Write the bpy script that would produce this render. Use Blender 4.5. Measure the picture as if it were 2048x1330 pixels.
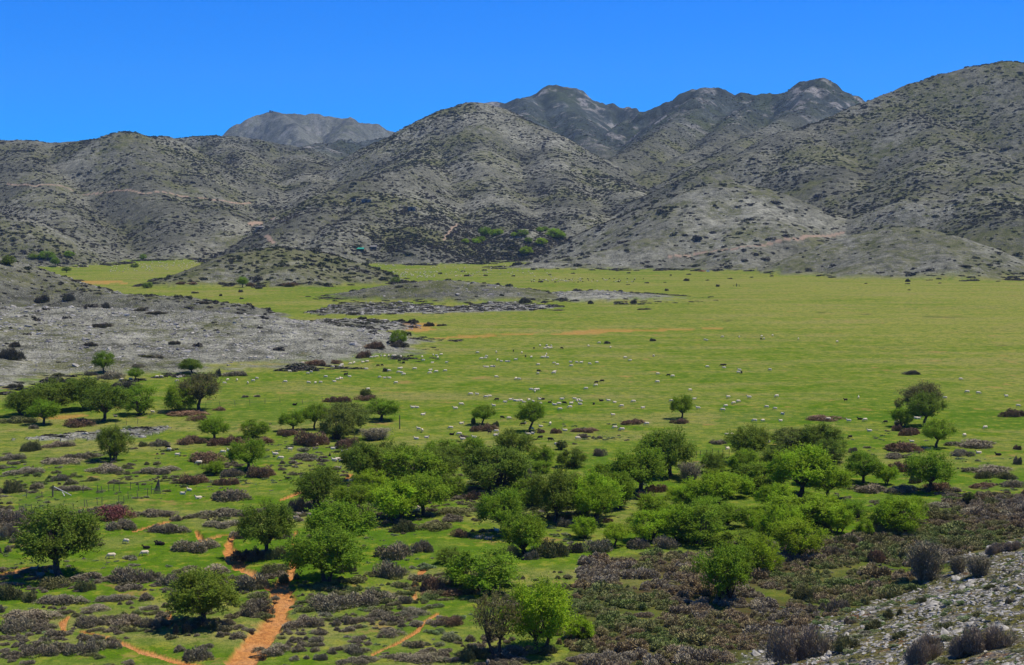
import bpy, bmesh, math, random
import numpy as np
from mathutils import Vector, Matrix

for o in list(bpy.data.objects):
    bpy.data.objects.remove(o)
SC = bpy.context.scene
COL = SC.collection
R = math.radians

# ------------------------------------------------------------------ camera, sky, sun
H = 40.0                 # eye height above the plain
FPX = 2048 * 50 / 36     # focal length in photograph pixels
PITCH = math.atan(235 / FPX)
cam = bpy.data.objects.new('camera', bpy.data.cameras.new('camera'))
COL.objects.link(cam)
cam.location = (0, 0, H)
cam.rotation_euler = (math.pi / 2 - PITCH, 0, 0)
cam.data.lens = 50
cam.data.sensor_width = 36
cam.data.clip_start = 0.5
cam.data.clip_end = 30000
SC.camera = cam

SUN_DIR = Vector((0.44, 0.06, 0.90)).normalized()     # towards the sun
W = bpy.data.worlds.new('World'); SC.world = W; W.use_nodes = True
wn = W.node_tree.nodes; wl = W.node_tree.links
bg = wn['Background']; bg.inputs['Strength'].default_value = 0.10
sky = wn.new('ShaderNodeTexSky'); sky.sky_type = 'NISHITA'; sky.sun_disc = False
sky.sun_elevation = math.asin(SUN_DIR.z)
sky.sun_rotation = math.atan2(SUN_DIR.x, SUN_DIR.y)
sky.altitude = 1500; sky.air_density = 1.0; sky.dust_density = 0.15; sky.ozone_density = 3.0
hs = wn.new('ShaderNodeMix'); hs.data_type = 'RGBA'; hs.blend_type = 'MULTIPLY'; hs.inputs[0].default_value = 1
hs.inputs[7].default_value = (.13, .62, 1.55, 1)          # the deep blue of a polarised mountain sky
sat = wn.new('ShaderNodeHueSaturation'); sat.inputs['Saturation'].default_value = 1.12
wl.new(sky.outputs[0], hs.inputs[6]); wl.new(hs.outputs[2], sat.inputs['Color']); wl.new(sat.outputs[0], bg.inputs['Color'])

sun = bpy.data.objects.new('sun', bpy.data.lights.new('sun', 'SUN'))
COL.objects.link(sun)
sun.data.energy = 5.0; sun.data.angle = R(0.53); sun.data.color = (1.0, 0.90, 0.72)
sun.rotation_euler = SUN_DIR.to_track_quat('Z', 'Y').to_euler()
sun.location = (100, 100, 500)
vs = SC.view_settings
vs.view_transform = 'Standard'; vs.look = 'None'; vs.exposure = 0.12; vs.gamma = 1.0
vs.use_curve_mapping = False

# ------------------------------------------------------------------ helpers
rng = np.random.default_rng(7)
random.seed(7)

def tag(o, label=None, cat=None, group=None, kind=None):
    if label: o['label'] = label
    if cat: o['category'] = cat
    if group: o['group'] = group
    if kind: o['kind'] = kind
    return o

def link(name, mesh, parent=None):
    o = bpy.data.objects.new(name, mesh); COL.objects.link(o)
    if parent is not None: o.parent = parent
    return o

def mesh_np(name, V, F, mats=(), smooth=False, mi=None):
    """V (n,3); F list of (m,k) int arrays (k=3 or 4)"""
    if isinstance(F, np.ndarray): F = [F]
    me = bpy.data.meshes.new(name)
    V = np.asarray(V, dtype=np.float32)
    me.vertices.add(len(V)); me.vertices.foreach_set('co', V.ravel())
    loops = np.concatenate([f.ravel() for f in F]).astype(np.int32)
    tot = np.concatenate([np.full(len(f), f.shape[1]) for f in F]).astype(np.int32)
    start = np.concatenate([[0], np.cumsum(tot)[:-1]]).astype(np.int32)
    me.loops.add(len(loops)); me.loops.foreach_set('vertex_index', loops)
    me.polygons.add(len(tot)); me.polygons.foreach_set('loop_start', start)
    if mi is not None: me.polygons.foreach_set('material_index', np.asarray(mi, dtype=np.int32))
    me.polygons.foreach_set('use_smooth', np.full(len(tot), smooth))
    for m in mats: me.materials.append(m)
    me.update(calc_edges=True)
    return me

def hash2(ix, iy, s):
    h = (ix.astype(np.int64) * 374761393 + iy.astype(np.int64) * 668265263 + s * 1442695041) & 0x7fffffff
    h = ((h ^ (h >> 13)) * 1274126177) & 0x7fffffff
    return (h ^ (h >> 16)) & 0x7fffffff

def perlin(x, y, s=0):
    xi = np.floor(x); yi = np.floor(y); fx = x - xi; fy = y - yi
    u = fx * fx * fx * (fx * (fx * 6 - 15) + 10); v = fy * fy * fy * (fy * (fy * 6 - 15) + 10)
    def g(dx, dy):
        a = hash2(xi + dx, yi + dy, s) * (2 * math.pi / 0x7fffffff)
        return np.cos(a) * (fx - dx) + np.sin(a) * (fy - dy)
    return ((g(0, 0) * (1 - u) + g(1, 0) * u) * (1 - v) + (g(0, 1) * (1 - u) + g(1, 1) * u) * v) * 1.4

def fbm(x, y, wl, octv=4, s=0, gain=0.5):
    r = 0; a = 1; f = 1 / wl
    for i in range(octv):
        r = r + a * perlin(x * f + 17.3 * i, y * f - 9.1 * i, s + i * 31); a *= gain; f *= 2.03
    return r

def sst(a, b, x):
    t = np.clip((x - a) / (b - a), 0, 1); return t * t * (3 - 2 * t)

def ray(px, py):
    u = (px - 1024) / FPX; v = (665 - py) / FPX
    dx = u; dy = math.cos(PITCH) + v * math.sin(PITCH); dz = -math.sin(PITCH) + v * math.cos(PITCH)
    h = math.hypot(dx, dy)
    return dx / h, dy / h, dz / h        # per metre of horizontal range

def at(px, py, d):
    x, y, z = ray(px, py); return (x * d, y * d, H + z * d)

def onplain(px, py, z=0.0):
    x, y, t = ray(px, py); d = (z - H) / t; return (x * d, y * d)

# ------------------------------------------------------------------ terrain height
# every hill: crest and spur lines, points (photo x, photo y, range in m)
HILLS = [
 # name, label, slope k, roundness r, rough, lines
 ('mountain', 'far bare grey-blue mountain with a tiny cabin on its summit', .80, 20, 1.0, [
   [(380,300,4600),(455,262,4600),(480,245,4600),(520,226,4600),(545,221,4600),(600,228,4600),(650,228,4600),(700,235,4600),(750,244,4600),(775,257,4600),(805,275,4600),(900,330,4600)],
   [(552,222,4600),(585,245,4350),(600,262,4150),(602,292,3900)], [(700,235,4600),(690,262,4200),(660,290,3900)]]),
 ('mountain', 'dark flat-topped mountain peak behind the central hill', .75, 20, 1.0, [
   [(930,225,3300),(975,204,3300),(1010,200,3300),(1060,187,3300),(1088,179,3300),(1100,170,3300),(1145,172,3300),(1168,186,3300),(1200,200,3300),(1240,213,3300),(1290,221,3200),(1350,245,3100)],
   [(1120,171,3300),(1130,210,3050),(1160,255,2700),(1190,290,2350)], [(1060,187,3300),(1050,230,2900),(1080,270,2500)]]),
 ('mountain', 'dark rocky twin-topped mountain ridge with pale outcrops', .70, 20, 1.0, [
   [(1230,262,2600),(1290,225,2700),(1320,210,2700),(1380,186,2700),(1410,172,2700),(1435,170,2700),(1460,180,2700),(1500,184,2700),(1560,184,2700),(1598,178,2700),(1612,166,2700),(1650,162,2700),(1680,175,2700),(1720,195,2700),(1760,215,2700),(1900,260,2700)],
   [(1420,171,2700),(1370,225,2450),(1300,280,2150),(1220,325,1950)], [(1640,163,2700),(1590,225,2400),(1470,290,2050),(1340,365,1720)],
   [(1500,184,2700),(1480,230,2450),(1420,290,2100),(1290,350,1850)]]),
 ('hill', 'long scrub-dotted hill with a road cut across it', .62, 30, 1.0, [
   [(-420,330,1900),(-200,300,1950),(0,283,2000),(100,287,2000),(160,285,1980),(215,271,1900),(262,266,1850),(310,272,1900),(350,290,2000)],
   [(262,266,1850),(285,330,1720),(320,400,1560),(350,450,1440),(370,490,1340)], [(40,284,2000),(60,340,1750),(95,400,1560),(130,450,1400),(160,490,1300)],
   [(-200,300,1950),(-180,380,1500),(-60,420,1330),(10,432,1270),(50,470,1220),(70,505,1180)], [(320,275,1920),(380,350,1720),(420,410,1570),(450,470,1390)]]),
 ('hill', 'rounded scrub-dotted hill below the far bare mountain', .60, 32, 1.0, [
   [(330,290,2250),(365,273,2280),(400,268,2300),(450,270,2300),(500,276,2300),(560,289,2350),(640,284,2500),(700,279,2600),(770,276,2600),(840,290,2600)],
   [(440,269,2300),(490,340,1950),(540,400,1720),(560,430,1600)], [(590,289,2400),(620,340,2000),(640,390,1700)]]),
 ('hill', 'tall pale-crested central hill covered with dark scrub', .62, 28, 1.0, [
   [(770,290,2150),(800,271,2100),(860,246,2050),(905,216,2000),(938,207,2000),(980,214,2000),(1010,228,1980),(1050,250,1950),(1100,280,1900),(1150,310,1830),(1200,345,1740),(1245,372,1640),(1295,395,1520),(1310,420,1420)],
   [(938,207,2000),(948,250,1900),(955,300,1780),(975,350,1630),(1000,400,1480),(1015,440,1370),(1030,465,1290)],
   [(1100,280,1900),(1110,340,1680),(1130,400,1500),(1150,440,1380)], [(905,216,2000),(860,290,1850),(815,335,1700)]]),
 ('hill', 'low craggy foothill with stone huts on its shoulder', .60, 22, 1.0, [
   [(560,480,1230),(620,430,1320),(680,385,1420),(730,362,1460),(770,350,1500),(800,346,1560),(850,330,1700)],
   [(740,360,1460),(740,410,1340),(700,460,1230),(650,490,1180)], [(790,347,1530),(810,400,1380),(835,450,1270),(850,485,1200)]]),
 ('hill', 'big green-grey hill with dark scrub and pale screes', .62, 34, 1.0, [
   [(1345,395,1450),(1420,345,1500),(1500,307,1550),(1600,266,1600),(1680,232,1650),(1745,205,1700),(1800,185,1720),(1860,160,1740),(1900,145,1750),(1950,132,1760),(2000,127,1760),(2048,130,1760),(2150,140,1760),(2300,180,1760),(2600,300,1700)],
   [(1760,200,1700),(1810,226,1620),(1895,287,1480),(1970,310,1400),(2048,332,1330),(2150,380,1230),(2250,440,1130)],
   [(1895,287,1480),(1850,350,1320),(1835,395,1230)], [(2010,128,1760),(2080,200,1650),(2160,260,1550),(2300,330,1400)],
   [(1600,266,1600),(1650,320,1480),(1700,380,1340),(1740,430,1240)], [(1970,310,1400),(1990,380,1230),(2030,430,1130)]]),
 ('hill', 'low rounded knoll with scattered bushes and a track cut across it', .52, 30, .8, [
   [(1240,455,1250),(1290,425,1250),(1335,402,1250),(1400,378,1250),(1450,370,1250),(1520,384,1250),(1590,418,1240),(1640,460,1220)],
   [(1430,371,1250),(1370,430,1170),(1290,475,1120),(1180,505,1100),(1110,520,1090)], [(1500,380,1250),(1520,440,1150),(1500,490,1090)]]),
 ('hill', 'small grey-green knoll with a pale stony flank beside the meadow', .48, 22, .7, [
   [(1620,515,1010),(1680,488,1030),(1740,466,1050),(1785,455,1050),(1830,453,1050),(1880,468,1030),(1930,500,1000),(1985,540,960)],
   [(1800,454,1050),(1780,505,980),(1730,538,950)], [(1860,462,1035),(1900,520,960)]]),
 ('hill', 'small stony knoll rising alone from the meadow', .44, 18, .6, [
   [(350,562,830),(430,532,860),(500,503,880),(555,491,890),(610,496,890),(660,520,880),(715,548,850)],
   [(560,491,890),(580,530,840),(590,560,810)]]),
 ('hill', 'low green-backed hummock of rock in the middle of the meadow', .20, 12, .35, [
   [(735,592,690),(790,575,700),(840,564,705),(890,560,705),(950,566,700),(1010,575,690),(1075,587,680)]]),
 ('rock_outcrop', 'flat grey rock pavement beside the green-backed hummock', .12, 6, .25, [
   [(1110,590,680),(1160,582,690),(1200,581,690),(1255,590,680)]]),
 ('hill', 'dark scrubby rock spur behind the limestone pavement', .36, 14, .6, [
   [(-500,430,640),(-200,480,640),(-60,510,640),(0,528,635),(60,548,625),(130,578,600),(250,588,585),(350,592,580),(440,606,570)]]),
 ('rock_outcrop', 'broad pale grey limestone pavement with few bushes', .20, 14, .35, [
   [(-400,590,500),(-100,608,490),(0,613,490),(200,618,485),(400,626,470),(500,634,455),(570,650,440),(620,675,420),(670,700,406),(700,706,404)],
   [(-100,608,490),(-120,676,420),(-140,760,352)], [(0,613,490),(0,672,424),(0,735,380),(0,775,352)], [(120,616,488),(110,676,420),(90,738,378),(60,765,360)], [(230,618,485),(230,678,420),(230,720,384)],
   [(340,622,478),(345,682,418),(350,726,382)], [(440,630,463),(450,690,410),(450,733,378)], [(530,640,447),(540,700,405),(530,735,378)], [(600,665,428),(610,710,402),(605,728,384)]]),
]
# flat stony patches on the plain: (label, [outline photo px])
PATCHES = [
 ('long low band of pale bare rock in the meadow', [(600,628),(680,607),(800,604),(900,612),(1000,604),(1095,610),(1130,614),(1060,622),(940,626),(830,627),(720,632)]),
 ('rock band below the limestone pavement ridge', [(560,655),(640,640),(760,640),(830,648),(840,658),(760,664),(660,664)]),
 ('pale stony strip below the clump of trees', [(10,882),(120,868),(250,858),(330,856),(320,868),(200,878),(60,888)]),
]
# dirt: (halfwidth px at point, points)
DIRT = [
 ('broad eroded orange dirt track running into the meadow', [(470,1345,30),(505,1300,29),(530,1262,26),(555,1225,24),(567,1200,22),(560,1170,17),(575,1150,11),(586,1130,8),(592,1108,4),(588,1085,3.5),(592,1062,3)]),
 ('narrow orange gully beside the shrubs and shaded tree', [(560,1192,7),(535,1172,8),(505,1146,9),(480,1132,13),(462,1112,14),(456,1085,7),(470,1066,5),(440,1070,6),(405,1080,6),(392,1062,3)]),
 ('bare orange dirt patch beside the lone spreading tree', [(-20,1155,14),(20,1145,12),(60,1135,7)]),
 ('ragged orange gully cut through the grass', [(440,1345,10),(395,1332,8),(350,1322,8),(320,1312,8),(285,1302,9),(262,1292,7),(215,1272,4),(165,1262,4)]),
 ('short orange gully beside the low dark shrubs', [(128,1262,5),(125,1245,6),(138,1232,3)]),
 ('short orange path below the flat-crowned tree', [(335,1256,4),(342,1240,6),(334,1222,4)]),
 ('thin pale footpath leaving the shrub thicket', [(850,1136,6),(832,1160,5),(825,1180,4),(832,1200,4)]),
 ('thin orange footpath crossing the open grass', [(745,1308,4),(790,1288,5),(835,1262,5),(846,1245,4),(874,1228,4)]),
 ('orange bare patch by the resting sheep', [(560,1000,4),(600,985,6),(690,960,4),(702,948,3)]),
 ('faint orange path through the grey shrubs', [(270,1062,4),(310,1050,5),(345,1040,4),(395,1030,3)]),
 ('reddish earth bank across the middle of the meadow', [(880,676,1.5),(915,673,3),(940,671,4),(965,672,2),(985,669,2.5),(1035,668,1.5),(1060,668,1)]),
 ('long reddish earth bank with a ragged edge in the meadow', [(1120,668,2),(1150,667,4),(1185,664,5),(1225,662,4),(1290,661,2.5),(1370,659,2),(1440,657,1)]),
 ('small orange scar at the tip of the rock band', [(837,661,3),(843,648,4)]),
 ('bare orange earth beside the scrubby rock spur', [(150,565,4),(180,564,6),(210,566,3)]),
 ('bare earth under the clump of trees', [(90,834,4),(120,832,6),(160,830,3)]),
 ('bare earth below the foot of the small knoll', [(750,583,3),(775,580,3),(800,578,2)]),
]
# tracks on the slopes: pixel polylines, half width metres, kind
TRACKS = [
 ('pale gravel track climbing past the low knoll', 1.6, [(1340,512),(1400,505),(1470,497),(1540,487),(1600,479),(1640,472),(1690,463)]),
 ('thin road scar across the long hillside', 1.5, [(15,368),(70,373),(140,378),(220,383),(290,388),(360,392),(420,400),(500,405)]),
 ('orange dirt road rounding the saddle', 2.6, [(500,449),(520,444),(545,439)]),
 ('ochre dirt road descending from the saddle', 1.8, [(532,470),(540,480),(548,487)]),
 ('ochre path up the valley side', .9, [(888,480),(900,462),(915,448)]),
]

def pieces(x, y, line, k, r):
    best = None
    P = [at(*p) for p in line]
    for (x0, y0, z0), (x1, y1, z1) in zip(P[:-1], P[1:]):
        dx, dy = x1 - x0, y1 - y0; L2 = dx * dx + dy * dy
        t = np.clip(((x - x0) * dx + (y - y0) * dy) / L2, 0, 1)
        d = np.hypot(x - x0 - t * dx, y - y0 - t * dy)
        z = z0 + t * (z1 - z0) - k * (np.sqrt(d * d + r * r) - r)
        best = z if best is None else np.maximum(best, z)
    return best

def slope_near(x, y):
    """the stony slope at the near right and the hillside under the camera"""
    d = (x - 20.6) * .749 - (y - 123) * .664
    zs = 0.8 + .37 * d + .7 * fbm(x, y, 17, 3, 71) + .25 * fbm(x, y, 4, 2, 77)
    zn = 38 - .47 * np.hypot(x, y)
    return zs, zn

def poly_in(x, y, poly):
    ins = np.zeros(x.shape, bool); n = len(poly)
    for i in range(n):
        xa, ya = poly[i]; xb, yb = poly[(i + 1) % n]
        c = ((ya > y) != (yb > y)) & (x < (xb - xa) * (y - ya) / (yb - ya + 1e-9) + xa)
        ins ^= c
    return ins

def line_dist(x, y, pts):
    best = np.full(x.shape, 1e9); 
    for (x0, y0, w0), (x1, y1, w1) in zip(pts[:-1], pts[1:]):
        dx, dy = x1 - x0, y1 - y0; L2 = dx * dx + dy * dy + 1e-9
        t = np.clip(((x - x0) * dx + (y - y0) * dy) / L2, 0, 1)
        d = np.hypot(x - x0 - t * dx, y - y0 - t * dy) / (w0 + t * (w1 - w0))
        best = np.minimum(best, d)
    return best

# polar grid round the standing point, fine where the photograph looks
az = np.concatenate([np.linspace(-40, -23.2, 44), np.linspace(-23, 23, 1010), np.linspace(23.2, 40, 44)])
AZ = np.radians(az)
dn = 1 / np.linspace(1 / 60, 1 / 1000, int(1 + (FPX * H / 60 - FPX * H / 1000) / 4.5))
da = dn[dn < 118]; 
db = 1 / np.linspace(1 / 118, 1 / 1000, 330)
dc = np.linspace(1000, 2150, 235)[1:]
dd = np.geomspace(2150, 5600, 120)[1:]
RD = np.concatenate([np.linspace(2, 58, 22), da, db, dc, dd])
X = RD[:, None] * np.sin(AZ)[None]; Y = RD[:, None] * np.cos(AZ)[None]
NR, NC = X.shape

X = X.astype(np.float32); Y = Y.astype(np.float32)
wx = X + 9 * fbm(X, Y, 170, 2, 5); wy = Y + 9 * fbm(X, Y, 170, 2, 9)
vals = []
for name, lab, k, r, rough, lines in HILLS:
    big = rough >= .8
    vx, vy = (wx, wy) if big and name == 'hill' else (X, Y)
    v = None
    for ln in lines:
        p = pieces(vx, vy, ln, k, r)
        v = p if v is None else (np.maximum(v, p) + (0 if not big else 2 * np.exp(-np.abs(v - p) / 4)))
    vals.append(v)
vals = np.stack(vals)
rough = np.array([h[4] for h in HILLS])
own = np.argmax(vals, 0)
mx = vals.max(0)
s = 2.5
hill = mx + s * np.log(np.exp((vals - mx) / s).sum(0))
hill = np.where(mx < 25, mx + (hill - mx) * np.clip(mx / 25, 0, 1), hill)
del vals
rg = rough[own]
sp = np.where(rg > .75, 3.0, .9)
base = sp * np.logaddexp(0, hill / sp) - sp * .69 * np.exp(-np.clip(hill, 0, None) / sp) * 0
hh = np.clip(base / 25, 0, 1)
hbig = np.clip((base - 4) / 60, 0, 1)
rid = 1 - np.abs(fbm(X, Y, 210, 4, 41)) * 2
z = base + hbig * (2.6 * rid - 1.3 + 1.6 * fbm(X, Y, 80, 4, 43)) + np.clip(base / 10, 0, 1) * (1.2 * fbm(X, Y, 28, 3, 47)) * np.clip(rg, .3, 1)
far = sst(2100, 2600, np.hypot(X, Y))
crag = np.clip(.35 - np.abs(fbm(X, Y, 160, 4, 143)), 0, 1) ** 1.0
z = z + far * hbig * (5 * (1 - 2 * np.abs(fbm(X, Y, 260, 5, 133, .55))) - 1 + 5 * fbm(X, Y, 95, 4, 137, .6) - 9 * np.clip(.22 - np.abs(fbm(X, Y, 200, 4, 139)), 0, 1) * 4)
z = z + np.clip(base / 1.2, 0, 1) * .30 * fbm(X, Y, 7, 3, 53)
zs, zn = slope_near(X, Y)
zsn = np.maximum(zs, zn)
z = np.where(RD[:, None] < 260, np.logaddexp(z / .6, zsn / .6) * .6, z)
isn = (zs > -.1) & (RD[:, None] < 260)
# gentle unevenness of the plain
plain = 1 - np.clip(base / 1.0, 0, 1)
z = z + plain * .16 * fbm(X, Y, 22, 3, 61) + plain * .5 * fbm(X, Y, 120, 2, 63) * sst(200, 420, np.hypot(X, Y))

# patches, dirt, dry, lush
edge = .5 * fbm(X, Y, 5, 3, 81)
patch_id = np.full(X.shape, -1)
for i, (lab, outl) in enumerate(PATCHES):
    poly = [onplain(*p) for p in outl]
    e = 3 * fbm(X, Y, 18, 4, 83 + i)
    m = poly_in(X + e, Y + e * 2.2, poly)
    patch_id[m] = i
rock_patch = (patch_id >= 0).astype(float)
z = z + rock_patch * (.25 + .3 * fbm(X, Y, 4, 3, 87))
dirt = np.zeros_like(X); dirt_id = np.full(X.shape, -1)
for i, (lab, pts) in enumerate(DIRT):
    g = []
    for (px, py, w) in pts:
        gx, gy = onplain(px, py); dg_ = math.hypot(gx, gy); g.append((gx, gy, max(.25, 1.12 * w * dg_ / FPX) if i < 10 else w * dg_ * dg_ / (H * FPX) * .62))
    box = (X > min(p[0] for p in g) - 15) & (X < max(p[0] for p in g) + 15) & (Y > min(p[1] for p in g) - 25) & (Y < max(p[1] for p in g) + 25)
    dd_ = line_dist(X[box], Y[box], g)
    dd_ = dd_ + .55 * fbm(X[box], Y[box], 2.6 if i < 10 else 9, 3, 91 + i)
    m = 1 - sst(.8, 1.15, dd_)
    cur = dirt[box]; ids = dirt_id[box]
    ids[(m > cur) & (m > .45)] = i
    dirt[box] = np.maximum(cur, m); dirt_id[box] = ids
    if i >= 10: dirt[box] = np.where(ids == i, dirt[box] * .50, dirt[box])
carve = np.where(dirt_id < 2, .42, np.where(dirt_id < 10, .16, .5))
z = z - carve * dirt * (Y < 500)

def smooth_line(pts, wid, yw=1.0):
    g = [(*onplain(px, py), wid) for px, py in pts]
    return np.exp(-line_dist(X, Y, g) ** 2)
dry = np.clip(.5 + .9 * fbm(X, Y, 150, 4, 101), 0, 1) * .55
# the right and far meadow is drier
pxl = 1024 + FPX * np.tan(np.clip(AZ, -1.2, 1.2))[None]
rr = np.hypot(X, Y)
dry = dry + .30 * sst(900, 1700, pxl) * sst(230, 420, rr) + .30 * sst(300, 560, rr) - .35 * (1 - sst(140, 270, rr))
for pts, wd, a in [([(1035,695),(1080,665),(1125,648),(1168,633)], .9, .55), ([(1270,592),(1360,600),(1420,610),(1480,617),(1560,620)], 1.6, .45),
                   ([(1200,532),(1400,546),(1550,554),(1700,558)], 1.8, .5), ([(810,800),(1000,812),(1300,813),(1700,826),(2048,838)], .6, .3),
                   ([(850,800),(960,720),(1035,690)], .8, .2), ([(1180,540),(1080,560),(1200,566)], 2.5, .25),
                   ([(1700,555),(2048,565)], 1.5, .3), ([(1600,688),(1300,700),(1000,672)], 3, .18)]:
    dry = dry + a * smooth_line(pts, wd)
dry = np.clip(dry, 0, 1)
lush = np.zeros_like(X); edge2 = fbm(X, Y, 16, 3, 281)
for poly in [[(0,985),(60,985),(170,972),(310,985),(300,1000),(180,1020),(60,1042),(0,1040)], [(300,830),(420,800),(560,800),(700,806),(700,840),(600,850),(420,845)],
             [(1160,905),(1230,900),(1230,945),(1165,948)], [(1385,905),(1440,900),(1440,950),(1380,960)], [(1900,815),(2100,818),(2100,860),(1900,850)], [(1430,818),(1790,822),(1790,850),(1440,845)]]:
    m = poly_in(X + edge * 3 + 2 * edge2, Y + edge * 8 + 7 * edge2, [onplain(*p) for p in poly])
    lush = np.maximum(lush, m * .45)
lush = np.clip(lush + .35 * np.clip(fbm(X, Y, 60, 3, 111), 0, 1) * (1 - sst(250, 420, rr)), 0, 1)
ditch = np.zeros_like(X)
for pts in [[(1590,621),(1720,627),(1850,632),(2048,637)], [(1665,612),(1715,613)], [(1420,643),(1485,641)], [(1980,688),(2060,694)]]:
    ditch = np.maximum(ditch, smooth_line(pts, .75))
z = z - .5 * ditch
rockm = np.clip(sst(.25, 1.3, base + .5 * fbm(X, Y, 6, 3, 121) + .7 * fbm(X, Y, 26, 3, 123)), 0, 1)
rockm = rockm * sst(.12, .5, base)
rockm = np.maximum(rockm, rock_patch)
slope_rock = sst(-.3, 1.2, zs + .9 * fbm(X, Y, 5, 3, 125)) * (rr < 260)
zz_ = z.copy()
# greenness of hills: gullies and lower slopes greener, some hills greener, crests paler
gr_h = np.array([.02, .30, .30, .34, .32, .30, .28, .42, .40, .48, .72, .58, .1, .40, .20])[own]
green = np.clip(gr_h + .55 * fbm(X, Y, 75, 4, 127) - .25 * (rid - .4) + .25 * fbm(X, Y, 16, 2, 129), 0, 1)
pale_h = np.array([.30, .0, .02, .20, .22, .42, .35, .22, .46, .52, .30, .45, .85, .30, .95])[own]
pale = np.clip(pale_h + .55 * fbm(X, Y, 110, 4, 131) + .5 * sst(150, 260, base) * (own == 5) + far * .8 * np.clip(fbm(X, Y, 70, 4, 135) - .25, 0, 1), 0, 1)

# near heath ground
heath_poly = [onplain(*p) for p in [(1130,1330),(1135,1240),(1160,1130),(1290,1105),(1420,1110),(1500,1080),(1640,1085),(1760,1050),(1850,1010),(1990,985),(2300,1000),(2300,1250),(2000,1200),(1800,1260),(1600,1345)]]
heath = poly_in(X + 2 * edge, Y + 4 * edge, heath_poly).astype(float) * (1 - slope_rock)
heath = np.clip(heath * (.75 + .5 * fbm(X, Y, 9, 3, 151)), 0, 1)

# slope of sight, for dropping things from the photograph on the ground
S = (z - H) / RD[:, None]
i0 = int(np.searchsorted(RD, 62))
Sm = np.maximum.accumulate(S[i0:], 0)
def place(px, py):
    dx, dy, t = ray(px, py)
    c = int(np.argmin(np.abs(AZ - math.atan2(dx, dy))))
    col = Sm[:, c]
    i = int(np.searchsorted(col, t))
    if i >= len(col): return None
    if i == 0: d = RD[i0]
    else:
        f = (t - col[i - 1]) / max(1e-9, col[i] - col[i - 1]); d = RD[i0 + i - 1] + f * (RD[i0 + i] - RD[i0 + i - 1])
    return dx * d, dy * d, ground(dx * d, dy * d)
def ground(x, y):
    d = math.hypot(x, y); a = math.atan2(x, y)
    i = min(NR - 2, max(0, int(np.searchsorted(RD, d)) - 1)); j = min(NC - 2, max(0, int(np.searchsorted(AZ, a)) - 1))
    f = min(1, max(0, (d - RD[i]) / (RD[i + 1] - RD[i]))); g = min(1, max(0, (a - AZ[j]) / (AZ[j + 1] - AZ[j])))
    return float((z[i, j] * (1 - f) + z[i + 1, j] * f) * (1 - g) + (z[i, j + 1] * (1 - f) + z[i + 1, j + 1] * f) * g)

track_id = np.full(X.shape, -1); trackm = np.zeros_like(X)
for i, (lab, hw, pts) in enumerate(TRACKS):
    g = [place(*p) for p in pts]; g = [(p[0], p[1], hw) for p in g if p]
    box = (X > min(p[0] for p in g) - 30) & (X < max(p[0] for p in g) + 30) & (Y > min(p[1] for p in g) - 60) & (Y < max(p[1] for p in g) + 60)
    ld = line_dist(X[box], Y[box], g)
    m = 1 - sst(.75, 1.2, ld)
    t_ = trackm[box]; trackm[box] = np.maximum(t_, m)
    ii = track_id[box]; ii[m > .5] = i; track_id[box] = ii

# ------------------------------------------------------------------ materials
def new_mat(name):
    m = bpy.data.materials.new(name); m.use_nodes = True
    nt = m.node_tree; b = nt.nodes['Principled BSDF']
    return m, nt, b
class N:
    """small node builder"""
    def __init__(s, nt): s.nt = nt
    def n(s, t, **kw):
        x = s.nt.nodes.new(t)
        for k, v in kw.items(): setattr(x, k, v)
        return x
    def set(s, sock, v):
        if hasattr(v, 'is_output') or isinstance(v, bpy.types.NodeSocket): s.nt.links.new(v, sock)
        elif v is not None: sock.default_value = v
    def noise(s, vec, scale, detail=3, rough=.55):
        x = s.n('ShaderNodeTexNoise'); s.set(x.inputs['Vector'], vec); x.inputs['Scale'].default_value = scale
        x.inputs['Detail'].default_value = detail; x.inputs['Roughness'].default_value = rough
        return x.outputs['Fac']
    def vor(s, vec, scale, feature='F1', out='Distance'):
        x = s.n('ShaderNodeTexVoronoi', feature=feature); s.set(x.inputs['Vector'], vec); x.inputs['Scale'].default_value = scale
        return x.outputs[out]
    def math(s, op, a, b=None, c=None, clamp=False):
        x = s.n('ShaderNodeMath', operation=op); x.use_clamp = clamp
        s.set(x.inputs[0], a)
        if b is not None: s.set(x.inputs[1], b)
        if c is not None: s.set(x.inputs[2], c)
        return x.outputs[0]
    def rng(s, v, a, b, c=0, d=1):
        x = s.n('ShaderNodeMapRange'); x.clamp = True; s.set(x.inputs[0], v)
        for i, q in enumerate((a, b, c, d)): s.set(x.inputs[i + 1], q)
        return x.outputs[0]
    def mix(s, f, a, b, mode='MIX'):
        x = s.n('ShaderNodeMix', data_type='RGBA', blend_type=mode)
        s.set(x.inputs[0], f); 
        for q, v in ((6, a), (7, b)):
            if isinstance(v, tuple): v = (*v, 1) if len(v) == 3 else v
            s.set(x.inputs[q], v)
        return x.outputs[2]

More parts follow.
